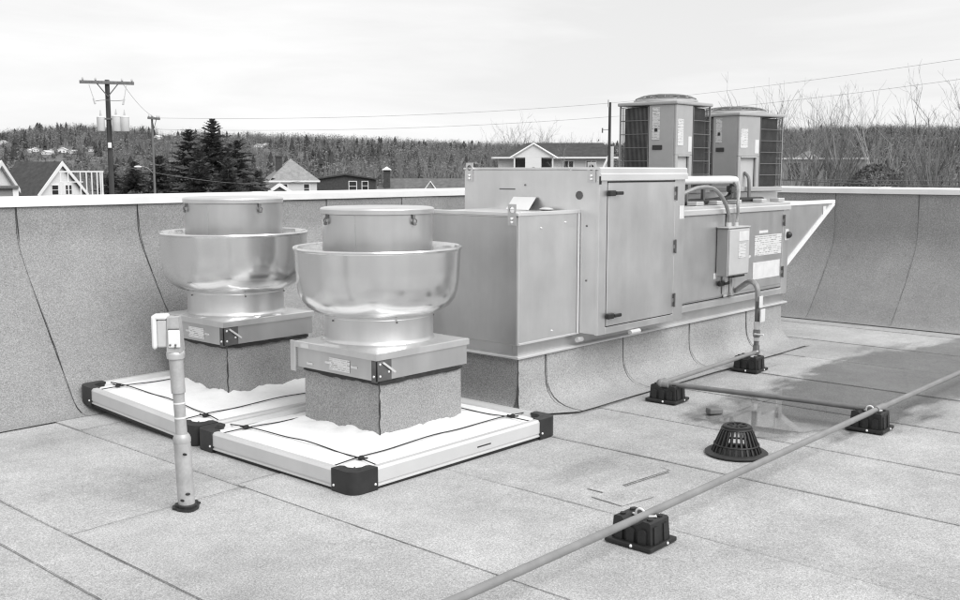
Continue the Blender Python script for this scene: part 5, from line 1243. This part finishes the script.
def spruce(px, D, h, w, seed, label, ragged=.35, expo=.55, base=GROUND):
    p = far(px, D, base); rnd = random.Random(seed)
    t = thing('spruce_tree', label, 'tree', p, 0, 'dark evergreens behind the left pole', world=False)
    part('trunk', MB().tube([(0, 0, 0), (0, 0, h * .6), (0, 0, h * .98)], [h * .018, h * .011, .02], 7), 'bark_dark', t)
    mb = MB(); L = 46
    for i in range(L):
        f = i / (L - 1); z = h * (.10 + .89 * f)
        R0 = w * (1 - f) ** expo * (.8 + .35 * mnoise.noise(Vector((f * 5, seed, 1)))) * rnd.uniform(1 - ragged, 1 + ragged * .6) + .10
        nb = int(11 - 5 * f); a0 = rnd.uniform(0, 6.28)
        for b in range(nb):
            a = a0 + 6.283 * b / nb + rnd.uniform(-.3, .3); r = R0 * rnd.uniform(.55, 1.15)
            dr = .05 - .22 * (1 - f) + rnd.uniform(-.10, .18) + (.4 if f > .9 else 0)
            d = Vector((math.cos(a), math.sin(a), dr)); s = Vector((-math.sin(a), math.cos(a), 0))
            n = max(3, int(5 + 5 * r / w))
            for c in range(n):
                q = (c + rnd.uniform(.2, .9)) / n; o = Vector((0, 0, z)) + d * (r * q)
                ln = (.14 + .80 * (1 - f)) * (1.1 - q * .4) * rnd.uniform(.7, 1.3) * w / 3.2
                for sg in (-1, 1):
                    tip = o + (d * rnd.uniform(.5, .9) + s * sg * rnd.uniform(.5, 1.0)).normalized() * ln + Vector((0, 0, rnd.uniform(-.22, .06) * ln))
                    wd = (d * .26 - s * sg * .05 + Vector((0, 0, rnd.uniform(.05, .5)))) * ln
                    mb.add([o - wd * .6, o + wd * .8, tip + Vector((0, 0, .02)), tip - d * .12 * ln], [(0, 1, 2), (0, 2, 3)])
    part('crown', mb, 'needles', t)
spruce(214, 78, 10.4, 4.6, 31, 'tallest dark spruce with a ragged top behind the farther fan', .5, .7)
spruce(190, 82, 9.8, 4.3, 32, 'broad dark spruce right of the second utility pole', .5)
spruce(160, 92, 7.9, 4.2, 33, 'dark spruce directly behind the second utility pole', .5)
spruce(237, 86, 9.1, 4.2, 34, 'dark spruce at the right flank of the evergreen clump', .5)
spruce(134, 98, 7.5, 3.8, 35, 'dark spruce at the left flank behind the main pole', .5)
spruce(199, 74, 8.1, 3.4, 36, 'lower dark spruce in front of the evergreen clump', .5)
spruce(257, 94, 6.7, 3.0, 37, 'short dark spruce leaning toward the hipped house', .5)
spruce(228, 72, 7.5, 3.2, 38, 'front dark spruce right of the ragged tall one', .5)
spruce(112, 110, 7.2, 3.4, 39, 'half hidden dark spruce behind the main utility pole', .5)
def bush(px, D, h, w, seed, label, mat='needles', z=GROUND):
    p = far(px, D, z); rnd = random.Random(seed)
    t = thing('evergreen_bush', label, 'bush', p, 0, None, world=False)
    part('stem', MB().tube([(0, 0, 0), (0, 0, h * .7)], [.15, .05], 6), 'bark_dark', t)
    mb = MB()
    for i in range(6000):
        a = rnd.uniform(0, 6.283); f = rnd.random(); rr = w * math.sqrt(max(0, 1 - (2 * f - 1) ** 2)) * (.55 + .45 * rnd.random() ** .4) * (1 + .25 * mnoise.noise(Vector((a * 1.5, f * 4, seed))))
        c = Vector((rr * math.cos(a), rr * math.sin(a), h * (.12 + .88 * f)))
        v1 = Vector((rnd.uniform(-1, 1), rnd.uniform(-1, 1), rnd.uniform(-.4, 1))).normalized() * rnd.uniform(.10, .26); v2 = v1.orthogonal().normalized() * .05
        mb.add([c - v2, c + v2, c + v1], [(0, 1, 2)])
    part('crown', mb, mat, t)
bush(875, 66, 7.0, 2.3, 4, 'round dark evergreen bush beyond the right parapet', 'shrub')
